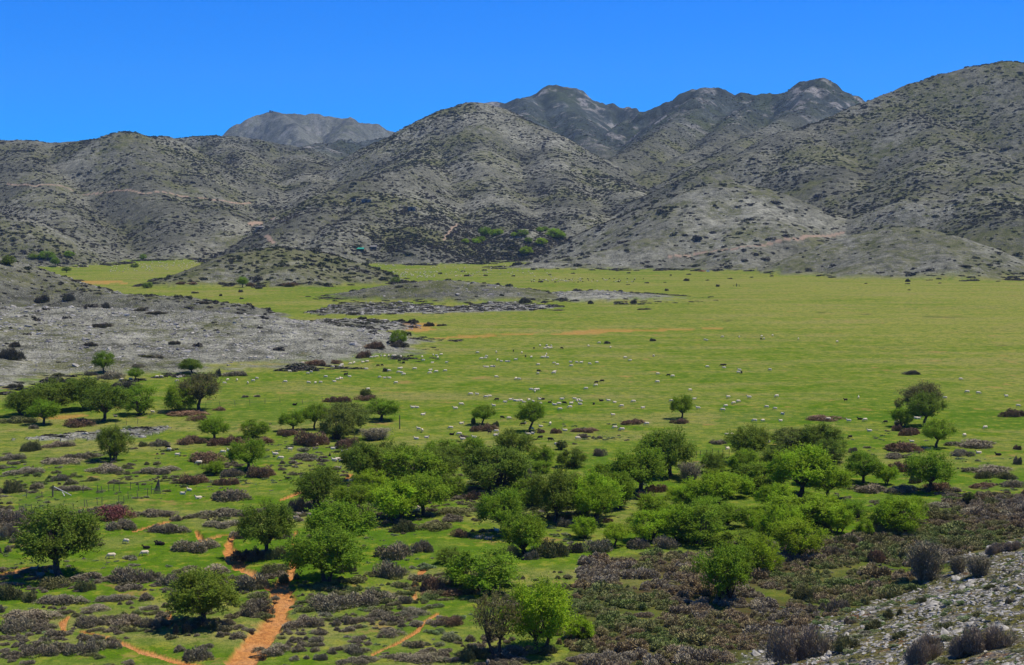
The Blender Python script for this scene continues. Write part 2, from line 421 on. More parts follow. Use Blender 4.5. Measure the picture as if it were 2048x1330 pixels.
def terrain_material():
    m, nt, b = new_mat('ground_cover'); q = N(nt)
    co = q.n('ShaderNodeTexCoord').outputs['Object']
    def attr(n):
        a = q.n('ShaderNodeAttribute', attribute_name=n); s_ = q.n('ShaderNodeSeparateColor'); nt.links.new(a.outputs['Color'], s_.inputs[0])
        return s_.outputs[0], s_.outputs[1], s_.outputs[2], a.outputs['Alpha']
    rock, dirt, dry, lush = attr('ground_a')
    green, pale, heath, track = attr('ground_b')
    nearrock, ditch, farm, _ = attr('ground_c')
    # grass
    n50 = q.noise(co, .03, 4); n8 = q.noise(co, .16, 4, .6); n1 = q.noise(co, 1.1, 3, .65); n02 = q.noise(co, 6, 2, .7)
    dv = q.math('ADD', dry, q.rng(n8, .3, .7, -.42, .42)); dv = q.math('ADD', dv, q.rng(n1, .3, .7, -.14, .14), clamp=True)
    g = q.mix(dv, (.092, .172, .008), (.255, .260, .060))
    g = q.mix(q.rng(n50, .56, .72, 0, .45), g, (.21, .185, .062))
    mp = q.n('ShaderNodeMapping'); nt.links.new(co, mp.inputs[0]); mp.inputs['Scale'].default_value = (.018, .05, .05)
    band = q.noise(mp.outputs[0], 1.0, 6, .65)
    g = q.mix(q.rng(band, .48, .64, 0, .7), g, (.285, .245, .095))
    g = q.mix(q.rng(band, .47, .33, 0, .5), g, (.065, .150, .012))
    g = q.mix(lush, g, (.050, .140, .008))
    g = q.mix(q.rng(n02, .46, .62, .0, .6), g, (.040, .075, .010))
    n3 = q.noise(co, .45, 5, .68)
    g = q.mix(q.rng(n3, .51, .61, 0, .6), g, (.055, .115, .010))
    g = q.mix(q.rng(n3, .47, .38, 0, .6), g, (.245, .245, .035))
    g = q.mix(q.rng(n1, .53, .64, 0, .6), g, (.045, .085, .010))
    g = q.mix(q.rng(q.noise(co, .09, 6, .72), .60, .66, 0, .6), g, (.30, .185, .070))
    # earth
    e1 = q.noise(co, 1.7, 4, .6); e2 = q.noise(co, .35, 3)
    ea = q.mix(q.rng(e1, .36, .62), (.54, .255, .075), (.37, .155, .048))
    ea = q.mix(q.rng(q.noise(co, 4.5, 3, .7), .55, .72, 0, .6), ea, (.17, .09, .045))
    ea = q.mix(q.rng(e2, .45, .7, 0, .55), ea, (.52, .29, .13))
    # limestone
    v1 = q.vor(co, .55); v2 = q.vor(co, 1.7); r1 = q.noise(co, .35, 5, .65); r2 = q.noise(co, 2.2, 4, .65); r3 = q.noise(co, .09, 4, .6)
    st = q.math('ADD', q.math('MULTIPLY', r1, .55), q.math('MULTIPLY', r2, .45))
    lo = q.mix(pale, (.062, .066, .046), (.165, .170, .128))
    hi = q.mix(pale, (.162, .168, .128), (.430, .432, .335))
    rk = q.mix(q.rng(st, .36, .62), lo, hi)
    rk = q.mix(q.rng(v2, .38, .62, 0, .55), rk, (.06, .06, .052))
    rk = q.mix(q.rng(v1, .12, .22, q.math('MULTIPLY', pale, .5), 0), rk, (.50, .49, .44))
    # boulders and hollows broad enough to read on the far slopes
    sp1 = q.noise(co, .13, 6, .72); sp2 = q.noise(co, .42, 3, .7)
    rk = q.mix(q.rng(sp1, .52, .62, 0, .75), rk, hi)
    rk = q.mix(q.rng(sp1, .48, .38, 0, .70), rk, (.050, .052, .040))
    rk = q.mix(q.rng(sp2, .60, .70, 0, .8), rk, q.mix(pale, (.25, .25, .20), (.44, .435, .365)))
    gm = q.math('ADD', green, q.rng(r1, .3, .7, -.35, .35)); gm = q.math('ADD', gm, q.rng(r3, .3, .7, -.3, .3)); gm = q.math('ADD', gm, q.rng(sp2, .35, .65, .25, -.25))
    gm = q.rng(gm, .30, .75, 0, .85)
    hg = q.mix(q.rng(r2, .35, .65), (.052, .066, .022), (.135, .150, .050))
    hg = q.mix(q.rng(sp1, .40, .60), hg, (.165, .165, .085))
    rk = q.mix(gm, rk, hg)
    ms = q.n('ShaderNodeMapping'); nt.links.new(co, ms.inputs[0]); ms.inputs['Scale'].default_value = (.035, .035, .42)
    rk = q.mix(q.rng(q.noise(ms.outputs[0], 1.0, 5, .65), .58, .70, 0, .55), rk, hi)
    rk = q.mix(farm, rk, q.mix(1.0, rk, (.46, .56, .72), 'MULTIPLY'))  # far rock tinted darker and bluer: shading of distant slopes put into colour
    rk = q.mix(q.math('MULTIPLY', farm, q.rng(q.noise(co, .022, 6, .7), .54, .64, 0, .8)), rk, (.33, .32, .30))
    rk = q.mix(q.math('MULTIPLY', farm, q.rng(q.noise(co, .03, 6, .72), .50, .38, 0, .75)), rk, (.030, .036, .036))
    # near stony slope: earth and yellowish turf between the stones
    ns = q.mix(q.rng(q.noise(co, .5, 5, .68), .42, .54), (.34, .325, .27), (.185, .180, .035))
    ns = q.mix(q.rng(q.noise(co, .33, 4, .6), .58, .66), ns, (.30, .155, .06))
    ns = q.mix(q.rng(q.vor(co, 3.5), .30, .45, 0, .6), ns, (.07, .065, .05))
    hth = q.mix(q.rng(n1, .35, .65), (.050, .052, .020), (.075, .045, .026))
    c = q.mix(rock, g, rk)
    c = q.mix(nearrock, c, ns)
    c = q.mix(heath, c, hth)
    c = q.mix(q.math('MULTIPLY', ditch, .75), c, (.06, .07, .025))
    c = q.mix(dirt, c, ea)
    tr = q.mix(.30, (.30, .28, .24), ea)
    c = q.mix(track, c, tr)
    nt.links.new(c, b.inputs['Base Color'])
    b.inputs['Roughness'].default_value = .95
    b.inputs['Specular IOR Level'].default_value = .0
    rl = q.math('MAXIMUM', rock, nearrock)
    h1 = q.math('MULTIPLY', q.math('ADD', q.math('MULTIPLY', r1, 2.2), q.math('SUBTRACT', r2, q.math('MULTIPLY', v2, .7))), rl)
    h2 = q.math('MULTIPLY', q.math('ADD', q.math('MULTIPLY', n1, .18), q.math('MULTIPLY', n02, .10)), q.math('SUBTRACT', 1.0, rl))
    h3 = q.math('MULTIPLY', e1, q.math('MULTIPLY', dirt, .7))
    bu = q.n('ShaderNodeBump'); bu.inputs['Strength'].default_value = .8; bu.inputs['Distance'].default_value = 1.0
    nt.links.new(q.math('ADD', q.math('ADD', h1, h2), h3), bu.inputs['Height'])
    nt.links.new(bu.outputs[0], b.inputs['Normal'])
    return m

def leaf_material(name, kind='leaf', inst=False, cols=None):
    """colour comes from the object's own colour and a per-leaf variation attribute"""
    m, nt, b = new_mat(name); q = N(nt)
    oi = q.n('ShaderNodeObjectInfo')
    co = q.n('ShaderNodeTexCoord').outputs['Object']
    va = q.n('ShaderNodeAttribute', attribute_name='var').outputs['Fac']
    if inst:
        ta = q.n('ShaderNodeAttribute', attribute_name='tone', attribute_type='INSTANCER').outputs['Fac']
        r_ = q.n('ShaderNodeValToRGB'); cr = r_.color_ramp
        while len(cr.elements) < len(cols): cr.elements.new(.5)
        for i, c in enumerate(cols): cr.elements[i].position = i / (len(cols) - 1); cr.elements[i].color = (*c, 1)
        nt.links.new(ta, r_.inputs[0]); base_c = r_.outputs[0]
    else:
        base_c = oi.outputs['Color']
    hv = q.n('ShaderNodeHueSaturation'); nt.links.new(base_c, hv.inputs['Color'])
    q.set(hv.inputs['Value'], q.rng(va, 0, 1, .55, 1.45)); q.set(hv.inputs['Hue'], q.rng(va, 0, 1, .49, .512))
    c = hv.outputs[0]
    if kind == 'twig':
        n_ = q.noise(co, 2.2, 2)
        c = q.mix(q.rng(n_, .48, .62, 0, .45), c, (.125, .150, .050))
    if kind == 'leaf':
        tr = q.n('ShaderNodeBsdfTranslucent'); nt.links.new(c, tr.inputs['Color'])
        mx_ = q.n('ShaderNodeMixShader'); mx_.inputs[0].default_value = .42
        nt.links.new(b.outputs[0], mx_.inputs[1]); nt.links.new(tr.outputs[0], mx_.inputs[2])
        nt.links.new(mx_.outputs[0], nt.nodes['Material Output'].inputs['Surface'])
    nt.links.new(c, b.inputs['Base Color'])
    b.inputs['Roughness'].default_value = .75; b.inputs['Specular IOR Level'].default_value = .2
    return m

def plain_material(name, c1, c2, scale=8, rough=.9):
    m, nt, b = new_mat(name); q = N(nt)
    co = q.n('ShaderNodeTexCoord').outputs['Object']
    n_ = q.noise(co, scale, 4, .6)
    nt.links.new(q.mix(q.rng(n_, .35, .65), c1, c2), b.inputs['Base Color'])
    b.inputs['Roughness'].default_value = rough; b.inputs['Specular IOR Level'].default_value = .2
    bu = q.n('ShaderNodeBump'); bu.inputs['Strength'].default_value = .5; bu.inputs['Distance'].default_value = .05
    nt.links.new(n_, bu.inputs['Height']); nt.links.new(bu.outputs[0], b.inputs['Normal'])
    return m

M_ground = terrain_material()
M_leaf = leaf_material('foliage')
M_shrub = leaf_material('shrub_twigs', 'twig')
M_scrub = leaf_material('hill_scrub_twigs', 'none', True, [(.092, .082, .064), (.082, .078, .056), (.074, .082, .040), (.064, .078, .032)])
M_cush = leaf_material('cushion_plant', 'none', True, [(.250, .230, .180), (.200, .215, .100), (.160, .230, .070), (.200, .260, .120)])
M_bark = plain_material('bark', (.040, .032, .026), (.095, .080, .066), 4)
M_stone = plain_material('limestone', (.17, .165, .14), (.47, .455, .39), 2.0)
M_stone_dark = plain_material('weathered_limestone', (.09, .088, .08), (.22, .215, .2), 1.2)
M_wool = plain_material('fleece', (.56, .48, .33), (.76, .67, .49), 14)
M_face = plain_material('sheep_face', (.10, .085, .07), (.30, .26, .21), 5)
M_black = plain_material('black_fleece', (.012, .011, .010), (.035, .028, .022), 14)
M_wood = plain_material('old_wood', (.07, .058, .046), (.15, .125, .1), 6)
M_palewood = plain_material('bleached_wood', (.42, .40, .36), (.62, .60, .56), 6)
M_wire = plain_material('rusty_wire', (.08, .07, .06), (.14, .12, .1), 9)
M_greenmetal = plain_material('green_sheet_metal', (.02, .22, .13), (.03, .30, .19), 3, .5)
M_white = plain_material('white_paint', (.68, .68, .66), (.80, .80, .78), 5, .6)
M_rust = plain_material('rusty_earth', (.12, .05, .03), (.22, .09, .05), 2)
M_dark = plain_material('dark_opening', (.012, .012, .012), (.02, .02, .02), 3)

# ------------------------------------------------------------------ ground objects cut from the one height field
def face_avg(a): return .25 * (a[:-1, :-1] + a[1:, :-1] + a[:-1, 1:] + a[1:, 1:])
lab_id = np.zeros((NR - 1, NC - 1), int)                    # 0 = meadow
c0 = (slice(0, -1), slice(0, -1))
hillface = face_avg(rockm) > .5
lab_id[hillface] = 100 + own[c0][hillface]
pf = patch_id[c0] >= 0; lab_id[pf & ~hillface] = 200 + patch_id[c0][pf & ~hillface]
sf = (face_avg(slope_rock) > .5) & (RD[:-1, None] < 240); lab_id[sf] = 300
df = (dirt_id[c0] >= 0) & (face_avg(dirt) > .30); lab_id[df] = 400 + dirt_id[c0][df]
tf = track_id[c0] >= 0; lab_id[tf] = 500 + track_id[c0][tf]
Vall = np.stack([X, Y, z], -1).reshape(-1, 3)
Aa = np.stack([rockm * (1 - slope_rock), dirt, dry, lush], -1).reshape(-1, 4)
Ab = np.stack([green, pale, heath, trackm], -1).reshape(-1, 4)
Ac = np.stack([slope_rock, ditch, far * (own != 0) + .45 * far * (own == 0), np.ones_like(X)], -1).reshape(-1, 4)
idx = np.arange(NR * NC).reshape(NR, NC)
quads = np.stack([idx[:-1, :-1], idx[:-1, 1:], idx[1:, 1:], idx[1:, :-1]], -1).reshape(-1, 4)
# smooth normals shared by all the cut pieces
du = np.gradient(np.stack([X, Y, z], -1), axis=1); dv_ = np.gradient(np.stack([X, Y, z], -1), axis=0)
NN = np.cross(du, dv_); NN /= np.linalg.norm(NN, axis=-1, keepdims=True); NN *= np.sign(NN[..., 2:3]) ; NNf = NN.reshape(-1, 3)
flat_id = lab_id.reshape(-1).copy()
for gid, cnt in zip(*np.unique(flat_id, return_counts=True)):
    if cnt < 8: flat_id[flat_id == gid] = 0
pieces_made = {}
for gid in np.unique(flat_id):
    f = quads[flat_id == gid]
    if len(f) < 1: continue
    used, inv = np.unique(f, return_inverse=True)
    if gid == 0: nm, lb, ct = 'meadow', 'wide green meadow of short grazed grass covering the valley floor', 'meadow'
    elif gid < 200: nm, lb, ct = HILLS[gid - 100][0], HILLS[gid - 100][1], HILLS[gid - 100][0].replace('_', ' ')
    elif gid < 300: nm, lb, ct = 'rock_patch', PATCHES[gid - 200][0], 'rock patch'
    elif gid == 300: nm, lb, ct = 'rocky_slope', 'stony limestone slope with slabs and thin yellowish turf', 'slope'
    elif gid < 500: nm, lb, ct = 'dirt_path', DIRT[gid - 400][0], 'dirt path'
    else: nm, lb, ct = 'dirt_track', TRACKS[gid - 500][0], 'dirt track'
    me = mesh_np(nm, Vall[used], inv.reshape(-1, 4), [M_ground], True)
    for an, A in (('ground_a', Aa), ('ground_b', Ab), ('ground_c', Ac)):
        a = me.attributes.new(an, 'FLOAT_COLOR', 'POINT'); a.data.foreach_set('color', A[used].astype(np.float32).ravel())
    me.normals_split_custom_set_from_vertices(NNf[used].tolist() if len(used) < 0 else NNf[used])
    pieces_made[int(gid)] = tag(link(nm, me), lb, ct, None, 'structure')
SLOPE = pieces_made[300]

# ------------------------------------------------------------------ plant meshes
def blades(C, D, Lg, Wd, rs, nrm=None):
    """one thin triangle-pair leaf per centre C along direction D (n,3)"""
    n = len(C)
    D = D / (np.linalg.norm(D, axis=1, keepdims=True) + 1e-9)
    A = rs.normal(size=(n, 3)) if nrm is None else nrm + rs.normal(size=(n, 3)) * .55; S_ = np.cross(D, A); S_ /= (np.linalg.norm(S_, axis=1, keepdims=True) + 1e-9)
    Lg = np.broadcast_to(Lg, n)[:, None]; Wd = np.broadcast_to(Wd, n)[:, None]
    V = np.stack([C - D * Lg * .5, C + S_ * Wd * .5, C + D * Lg * .5, C - S_ * Wd * .5], 1).reshape(-1, 3)
    F = np.arange(4 * n).reshape(n, 4)
    return V, F

def tube(P, Rr, sides=5):
    """tapered tube through points P"""
    P = np.asarray(P, float); n = len(P); V = []; F = []
    for i in range(n):
        t = P[min(n - 1, i + 1)] - P[max(0, i - 1)]; t /= np.linalg.norm(t) + 1e-9
        a = np.cross(t, [0.3, 1, .2]); a /= np.linalg.norm(a) + 1e-9; b_ = np.cross(t, a)
        for k in range(sides):
            w = 2 * math.pi * k / sides; V.append(P[i] + Rr[i] * (math.cos(w) * a + math.sin(w) * b_))
    for i in range(n - 1):
        for k in range(sides):
            F.append((i * sides + k, i * sides + (k + 1) % sides, (i + 1) * sides + (k + 1) % sides, (i + 1) * sides + k))
    return np.array(V), np.array(F)

def join(parts):
    Vs, Fs, o = [], [], 0
    for V, F in parts:
        Vs.append(V); Fs.append(F + o); o += len(V)
    return np.concatenate(Vs), np.concatenate(Fs)

def add_var(me, var):
    a = me.attributes.new('var', 'FLOAT', 'POINT'); a.data.foreach_set('value', var.astype(np.float32))

def make_tree(seed, lean=0., stems=1, density=1., flat=1., bare=0., trunk_h=1.55):
    """a wide domed tree about 7 m across and 6.4 m high; returns trunk mesh, crown mesh"""
    rs = np.random.default_rng(seed)
    ht = 6.4; cz = trunk_h + (ht - trunk_h) * .42; rx = 3.4; rz_up = (ht - cz); rz_dn = (cz - trunk_h) * 1.05
    nc = 56
    cl = []
    while len(cl) < nc:
        d = rs.normal(size=3); d /= np.linalg.norm(d)
        if d[2] < -.88: continue
        q_ = rs.uniform(.35, 1.0) ** .55
        p = np.array([d[0] * rx * q_ * .80, d[1] * rx * q_ * .80, d[2] * (rz_up if d[2] > 0 else rz_dn) * q_ * .80])
        p *= np.array([1 + .16 * math.sin(3 * math.atan2(d[1], d[0]) + seed)] * 2 + [1])
        if all(np.linalg.norm((p - c) * [1, 1, 1.2]) > .62 for c in cl): cl.append(p)
        elif rs.random() < .02: cl.append(p)
    cl = np.array(cl); cl[:, 2] = cz + cl[:, 2] * flat
    cl[:, 0] += lean * (cl[:, 2] - trunk_h) * .35
    parts = []
    forks = []
    for s_ in range(stems):
        a = 2 * math.pi * s_ / stems + seed
        off = np.array([math.cos(a), math.sin(a), 0]) * (.0 if stems == 1 else .42)
        top = np.array([lean * 1.1, 0, trunk_h * 1.05]) + off * 1.6 + rs.normal(size=3) * [.15, .15, .1]
        b0 = off * .6 + np.array([0, 0, -.3])
        mid = b0 * .5 + top * .5 + np.array([-.25 * lean + rs.normal() * .1, rs.normal() * .1, 0])
        r0 = .26 if stems == 1 else .19
        parts.append(tube([b0, b0 + [0, 0, .45], mid, top], [r0 * 1.5, r0 * 1.05, r0 * .9, r0 * .75], 8)); forks.append((top, r0 * .7))
    for c in cl:
        f, r0 = forks[rs.integers(len(forks))]
        v = c - f; m1 = f + v * .45 + np.array([0, 0, .12 * np.linalg.norm(v)]) + rs.normal(size=3) * .12
        parts.append(tube([f - [0, 0, .15], f + v * .2 + rs.normal(size=3) * .06, m1, c], [r0 * .55, r0 * .42, r0 * .26, .02], 4))
    V, F = join(parts)
    trunk = mesh_np('trunk', V, F, [M_bark], True)
    Cs, Ds, Ls, Ws, Vr, Nr = [], [], [], [], [], []
    cen = np.array([lean * 1.5, 0, cz - .6])
    for ci, c in enumerate(cl):
        out = c - cen; out /= np.linalg.norm(out) + 1e-9
        ns = int(rs.integers(30, 44) * density)
        rad = rs.uniform(.62, .95)
        clv = rs.uniform(.25, .75)
        if bare > 0 and rs.random() < bare: ns = ns // 4
        for k in range(ns):
            d = out * .55 + rs.normal(size=3) * .75 + np.array([0, 0, .38]); d /= np.linalg.norm(d)
            st = c + rs.normal(size=3) * rad * .36
            L = rad * rs.uniform(.55, 1.15); nl = 10
            t = (np.arange(nl) + rs.random(nl)) / nl
            pos = st + d * (t * L)[:, None] + rs.normal(size=(nl, 3)) * .055
            Cs.append(pos); Ds.append(d + rs.normal(size=(nl, 3)) * .8); Nr.append(np.tile(out * .55 + np.array([0, 0, .75]), (nl, 1)))
            Ls.append(rs.uniform(.13, .22, nl)); Ws.append(rs.uniform(.08, .13, nl)); Vr.append(np.clip(clv + rs.normal(size=nl) * .16 + rs.normal() * .08, 0, 1))
    V, F = blades(np.concatenate(Cs), np.concatenate(Ds), np.concatenate(Ls), np.concatenate(Ws), rs, np.concatenate(Nr))
    crown = mesh_np('crown', V, F, [M_leaf]); add_var(crown, np.repeat(np.concatenate(Vr), 4))
    w = np.percentile(np.abs(V[:, :2] - [lean * 1.2, 0]).max(1), 97)
    return trunk, crown, 2 * w, np.percentile(V[:, 2], 99.5), np.percentile(V[:, 2], 2)

TREES = [make_tree(11), make_tree(12, .25), make_tree(13, -.2, 2, 1, 1, 0, 1.1), make_tree(14, .15, 2, .9, 1, 0, 1.1), make_tree(15, 0, 3, 1, 1, 0, .7), make_tree(16, .3, 1, .8, 1, 0, 1.9),
         make_tree(17, 0, 1, 1.1, .9, 0, 1.3), make_tree(18, .8, 1, .85, .95, 0, 2.0), make_tree(19, .1, 2, .5, 1, .45, 1.6), make_tree(20, .1, 4, 1.0, 1, 0, .3), make_tree(21, .3, 3, .85, 1.1, .1, .6), make_tree(22, -.3, 2, 1.1, .85, 0, .8), make_tree(23, .2, 5, .9, 1.15, .12, .2), make_tree(24, -.2, 3, 1.0, .9, .05, .3)]

def make_shrub(seed, n=5200, tall=.42, spike=.5, lumps=9, blade=(.045, .085), bw=(.010, .018)):
    """low twiggy mound: footprint about 1 x .75, height about 1 (scaled per object)"""
    rs = np.random.default_rng(seed)
    cs = []
    for i in range(lumps):
        a = rs.uniform(0, 2 * math.pi); r_ = math.sqrt(rs.uniform(0, 1)) * .66
        cs.append((math.cos(a) * r_ * .5, math.sin(a) * r_ * .36, rs.uniform(.12, .21), rs.uniform(.55, 1.0) * (1 - .45 * r_)))
    C, D, L, Wd, Vr, NO = [], [], [], [], [], []
    per = n // lumps
    for (x, y, r_, h) in cs:
        d = rs.normal(size=(per, 3)); d[:, 2] = np.abs(d[:, 2]); d /= np.linalg.norm(d, axis=1, keepdims=True)
        q_ = rs.uniform(.25, 1, per) ** .45
        p = np.stack([x + d[:, 0] * r_ * q_, y + d[:, 1] * r_ * q_, d[:, 2] * h * q_], 1)
        e = 1 + .18 * np.sin(9 * p[:, 0] + seed) * np.cos(11 * p[:, 1])
        p *= e[:, None]
        NO.append(d * .6 + np.array([0, 0, .7])); C.append(p); D.append(np.stack([d[:, 0] * .6, d[:, 1] * .6, d[:, 2] * .5 + spike], 1) + rs.normal(size=(per, 3)) * .28)
        L.append(rs.uniform(*blade, per)); Wd.append(rs.uniform(*bw, per)); Vr.append(np.clip(rs.normal(.5, .2, per) + .15 * rs.normal(), 0, 1))
    C = np.concatenate(C); D = np.concatenate(D); L = np.concatenate(L); Wd = np.concatenate(Wd)
    C2 = C.copy(); C2[:, 2] *= tall        # blades are made at natural proportion and the mound stretched afterwards
    V, F = blades(C2, D, L, Wd, rs, np.concatenate(NO)); V[:, 2] = np.maximum(V[:, 2] / tall, -.06)
    me = mesh_np('shrub', V, F, [M_shrub]); add_var(me, np.repeat(np.concatenate(Vr), 4))
    return me
SHRUBS = [make_shrub(31 + i) for i in range(7)]
SHRUBS_SMALL = [make_shrub(51 + i, 2600, .5, .5, 5, (.06, .11), (.016, .028)) for i in range(4)]
BARE = [make_shrub(61 + i, 15000, .85, .75, 8, (.05, .12), (.006, .011)) for i in range(3)]

def make_twig_bush(seed, n=1100, h=2.4):
    """leafless upright bush of thin forked stems"""
    rs = np.random.default_rng(seed); parts = []; cs = []; ds = []; ls = []
    for i in range(60):
        a = rs.uniform(0, 2 * math.pi); sp = rs.uniform(.05, .42)
        b0 = np.array([math.cos(a) * sp * .9, math.sin(a) * sp * .7, -.1]); hh_ = h * rs.uniform(.6, 1.)
        t_ = b0 + np.array([math.cos(a) * sp * 1.0, math.sin(a) * sp * .9, hh_]) + rs.normal(size=3) * [.12, .12, 0]
        m_ = (b0 + t_) / 2 + rs.normal(size=3) * .07
        parts.append(tube([b0, m_, t_], [.028, .018, .004], 3))
        for k in range(n // 8):
            t = rs.uniform(.22, 1); p = b0 + (t_ - b0) * t + rs.normal(size=3) * [.13, .13, .06] * (1.2 - .5 * t)
            cs.append(p); ds.append(np.array([math.cos(a) * .3, math.sin(a) * .3, 1]) + rs.normal(size=3) * .5); ls.append(rs.uniform(.12, .32))
    V1, F1 = join(parts)
    V2, F2 = blades(np.array(cs), np.array(ds), np.array(ls), np.full(len(cs), .022), rs)
    V, F = join([(V1, F1), (V2, F2)])
    me = mesh_np('bush', V, F, [M_shrub]); add_var(me, np.concatenate([np.full(len(V1), .3), np.repeat(rs.uniform(.2, .9, len(cs)), 4)]))
    return me
TWIG = [make_twig_bush(71), make_twig_bush(72), make_twig_bush(73)]

def make_lowbush(seed, n=230):
    """coarse bush for far slopes"""
    rs = np.random.default_rng(seed)
    d = rs.normal(size=(n, 3)); d[:, 2] = np.abs(d[:, 2]) * .9; d /= np.linalg.norm(d, axis=1, keepdims=True)
    q_ = rs.uniform(.5, 1, n) ** .4; off = rs.choice(3, n)
    cx = np.array([[-.22, .05, .8], [.2, -.1, 1.0], [.05, .15, .7]]) + rs.normal(size=(3, 3)) * .06
    p = d * (q_ * .36)[:, None]; p[:, 2] *= 1.5; p *= cx[off, 2][:, None]; p[:, :2] += cx[off, :2]
    V, F = blades(p, d + rs.normal(size=(n, 3)) * .7, rs.uniform(.16, .30, n), rs.uniform(.09, .17, n), rs)
    V[:, 2] = np.maximum(V[:, 2], -.1)
    me = mesh_np('scrub_bush', V, F, [M_scrub]); add_var(me, np.repeat(np.clip(rs.normal(.5, .22, n), 0, 1), 4))
    return me

def make_stone(seed, flat=.45, mat=None):
    rs = np.random.default_rng(seed); bm = bmesh.new()
    for i in range(13):
        p = rs.normal(size=3); p /= np.linalg.norm(p); p *= rs.uniform(.75, 1.1); bm.verts.new((p[0] * .5, p[1] * .36, p[2] * .5 * flat))
    bmesh.ops.convex_hull(bm, input=bm.verts)
    for v in [v for v in bm.verts if not v.link_faces]: bm.verts.remove(v)
    me = bpy.data.meshes.new('stone'); bm.to_mesh(me); bm.free(); me.materials.append(mat or M_stone); return me

# ------------------------------------------------------------------ scatter as one "stuff" object
def scatter(name, pts, scl, rot, tone, meshes, vid=None, parent=None):
    src = bpy.data.collections.new(name + '_source')
    for i, me in enumerate(meshes):
        o = bpy.data.objects.new('%s_%02d' % (me.name.split('.')[0], i), me); src.objects.link(o)
    n = len(pts)
    pm = bpy.data.meshes.new(name); pm.vertices.add(n); pm.vertices.foreach_set('co', np.asarray(pts, np.float32).ravel())
    a = pm.attributes.new('scl', 'FLOAT_VECTOR', 'POINT'); a.data.foreach_set('vector', np.asarray(scl, np.float32).ravel())
    a = pm.attributes.new('rot', 'FLOAT_VECTOR', 'POINT'); a.data.foreach_set('vector', np.asarray(rot, np.float32).ravel())
    a = pm.attributes.new('tone', 'FLOAT', 'POINT'); a.data.foreach_set('value', np.asarray(tone, np.float32))
    a = pm.attributes.new('vid', 'INT', 'POINT'); a.data.foreach_set('value', (rng.integers(0, len(meshes), n) if vid is None else np.asarray(vid)).astype(np.int32))
    o = link(name, pm, parent)
    ng = bpy.data.node_groups.new(name, 'GeometryNodeTree')
    ng.interface.new_socket('Geometry', in_out='INPUT', socket_type='NodeSocketGeometry'); ng.interface.new_socket('Geometry', in_out='OUTPUT', socket_type='NodeSocketGeometry')
    gi = ng.nodes.new('NodeGroupInput'); go = ng.nodes.new('NodeGroupOutput')
    ci = ng.nodes.new('GeometryNodeCollectionInfo'); ci.inputs['Collection'].default_value = src; ci.inputs['Separate Children'].default_value = True; ci.inputs['Reset Children'].default_value = True
    ip = ng.nodes.new('GeometryNodeInstanceOnPoints'); ip.inputs['Pick Instance'].default_value = True
    def na(n_, t):
        x = ng.nodes.new('GeometryNodeInputNamedAttribute'); x.data_type = t; x.inputs['Name'].default_value = n_; return x.outputs['Attribute']
    L = ng.links.new
    L(gi.outputs[0], ip.inputs['Points']); L(ci.outputs[0], ip.inputs['Instance']); L(na('vid', 'INT'), ip.inputs['Instance Index'])
    L(na('rot', 'FLOAT_VECTOR'), ip.inputs['Rotation']); L(na('scl', 'FLOAT_VECTOR'), ip.inputs['Scale']); L(ip.outputs[0], go.inputs[0])
    md = o.modifiers.new('scatter', 'NODES'); md.node_group = ng
    return o
# TREES_DATA
ZF = 2048 / 700
TILE = {'A': (0, 200), 'B': (680, 140), 'C': (1348, 100), 'D': (0, 500), 'E': (680, 500), 'F': (1348, 500), 'G': (0, 880), 'H': (680, 880), 'I': (1348, 880)}
def tp(t, x, y): ox, oy = TILE[t]; return ox + x / ZF, oy + y / ZF

TONE = {'b': ((.270, .400, .014), 'bright yellow-green'), 'm': ((.200, .310, .016), 'fresh green'), 'o': ((.155, .220, .020), 'dark olive-green'),
        'p': ((.170, .215, .035), 'pale green'), 'k': ((.170, .165, .055), 'brownish'), 'd': ((.060, .090, .020), 'very dark green')}
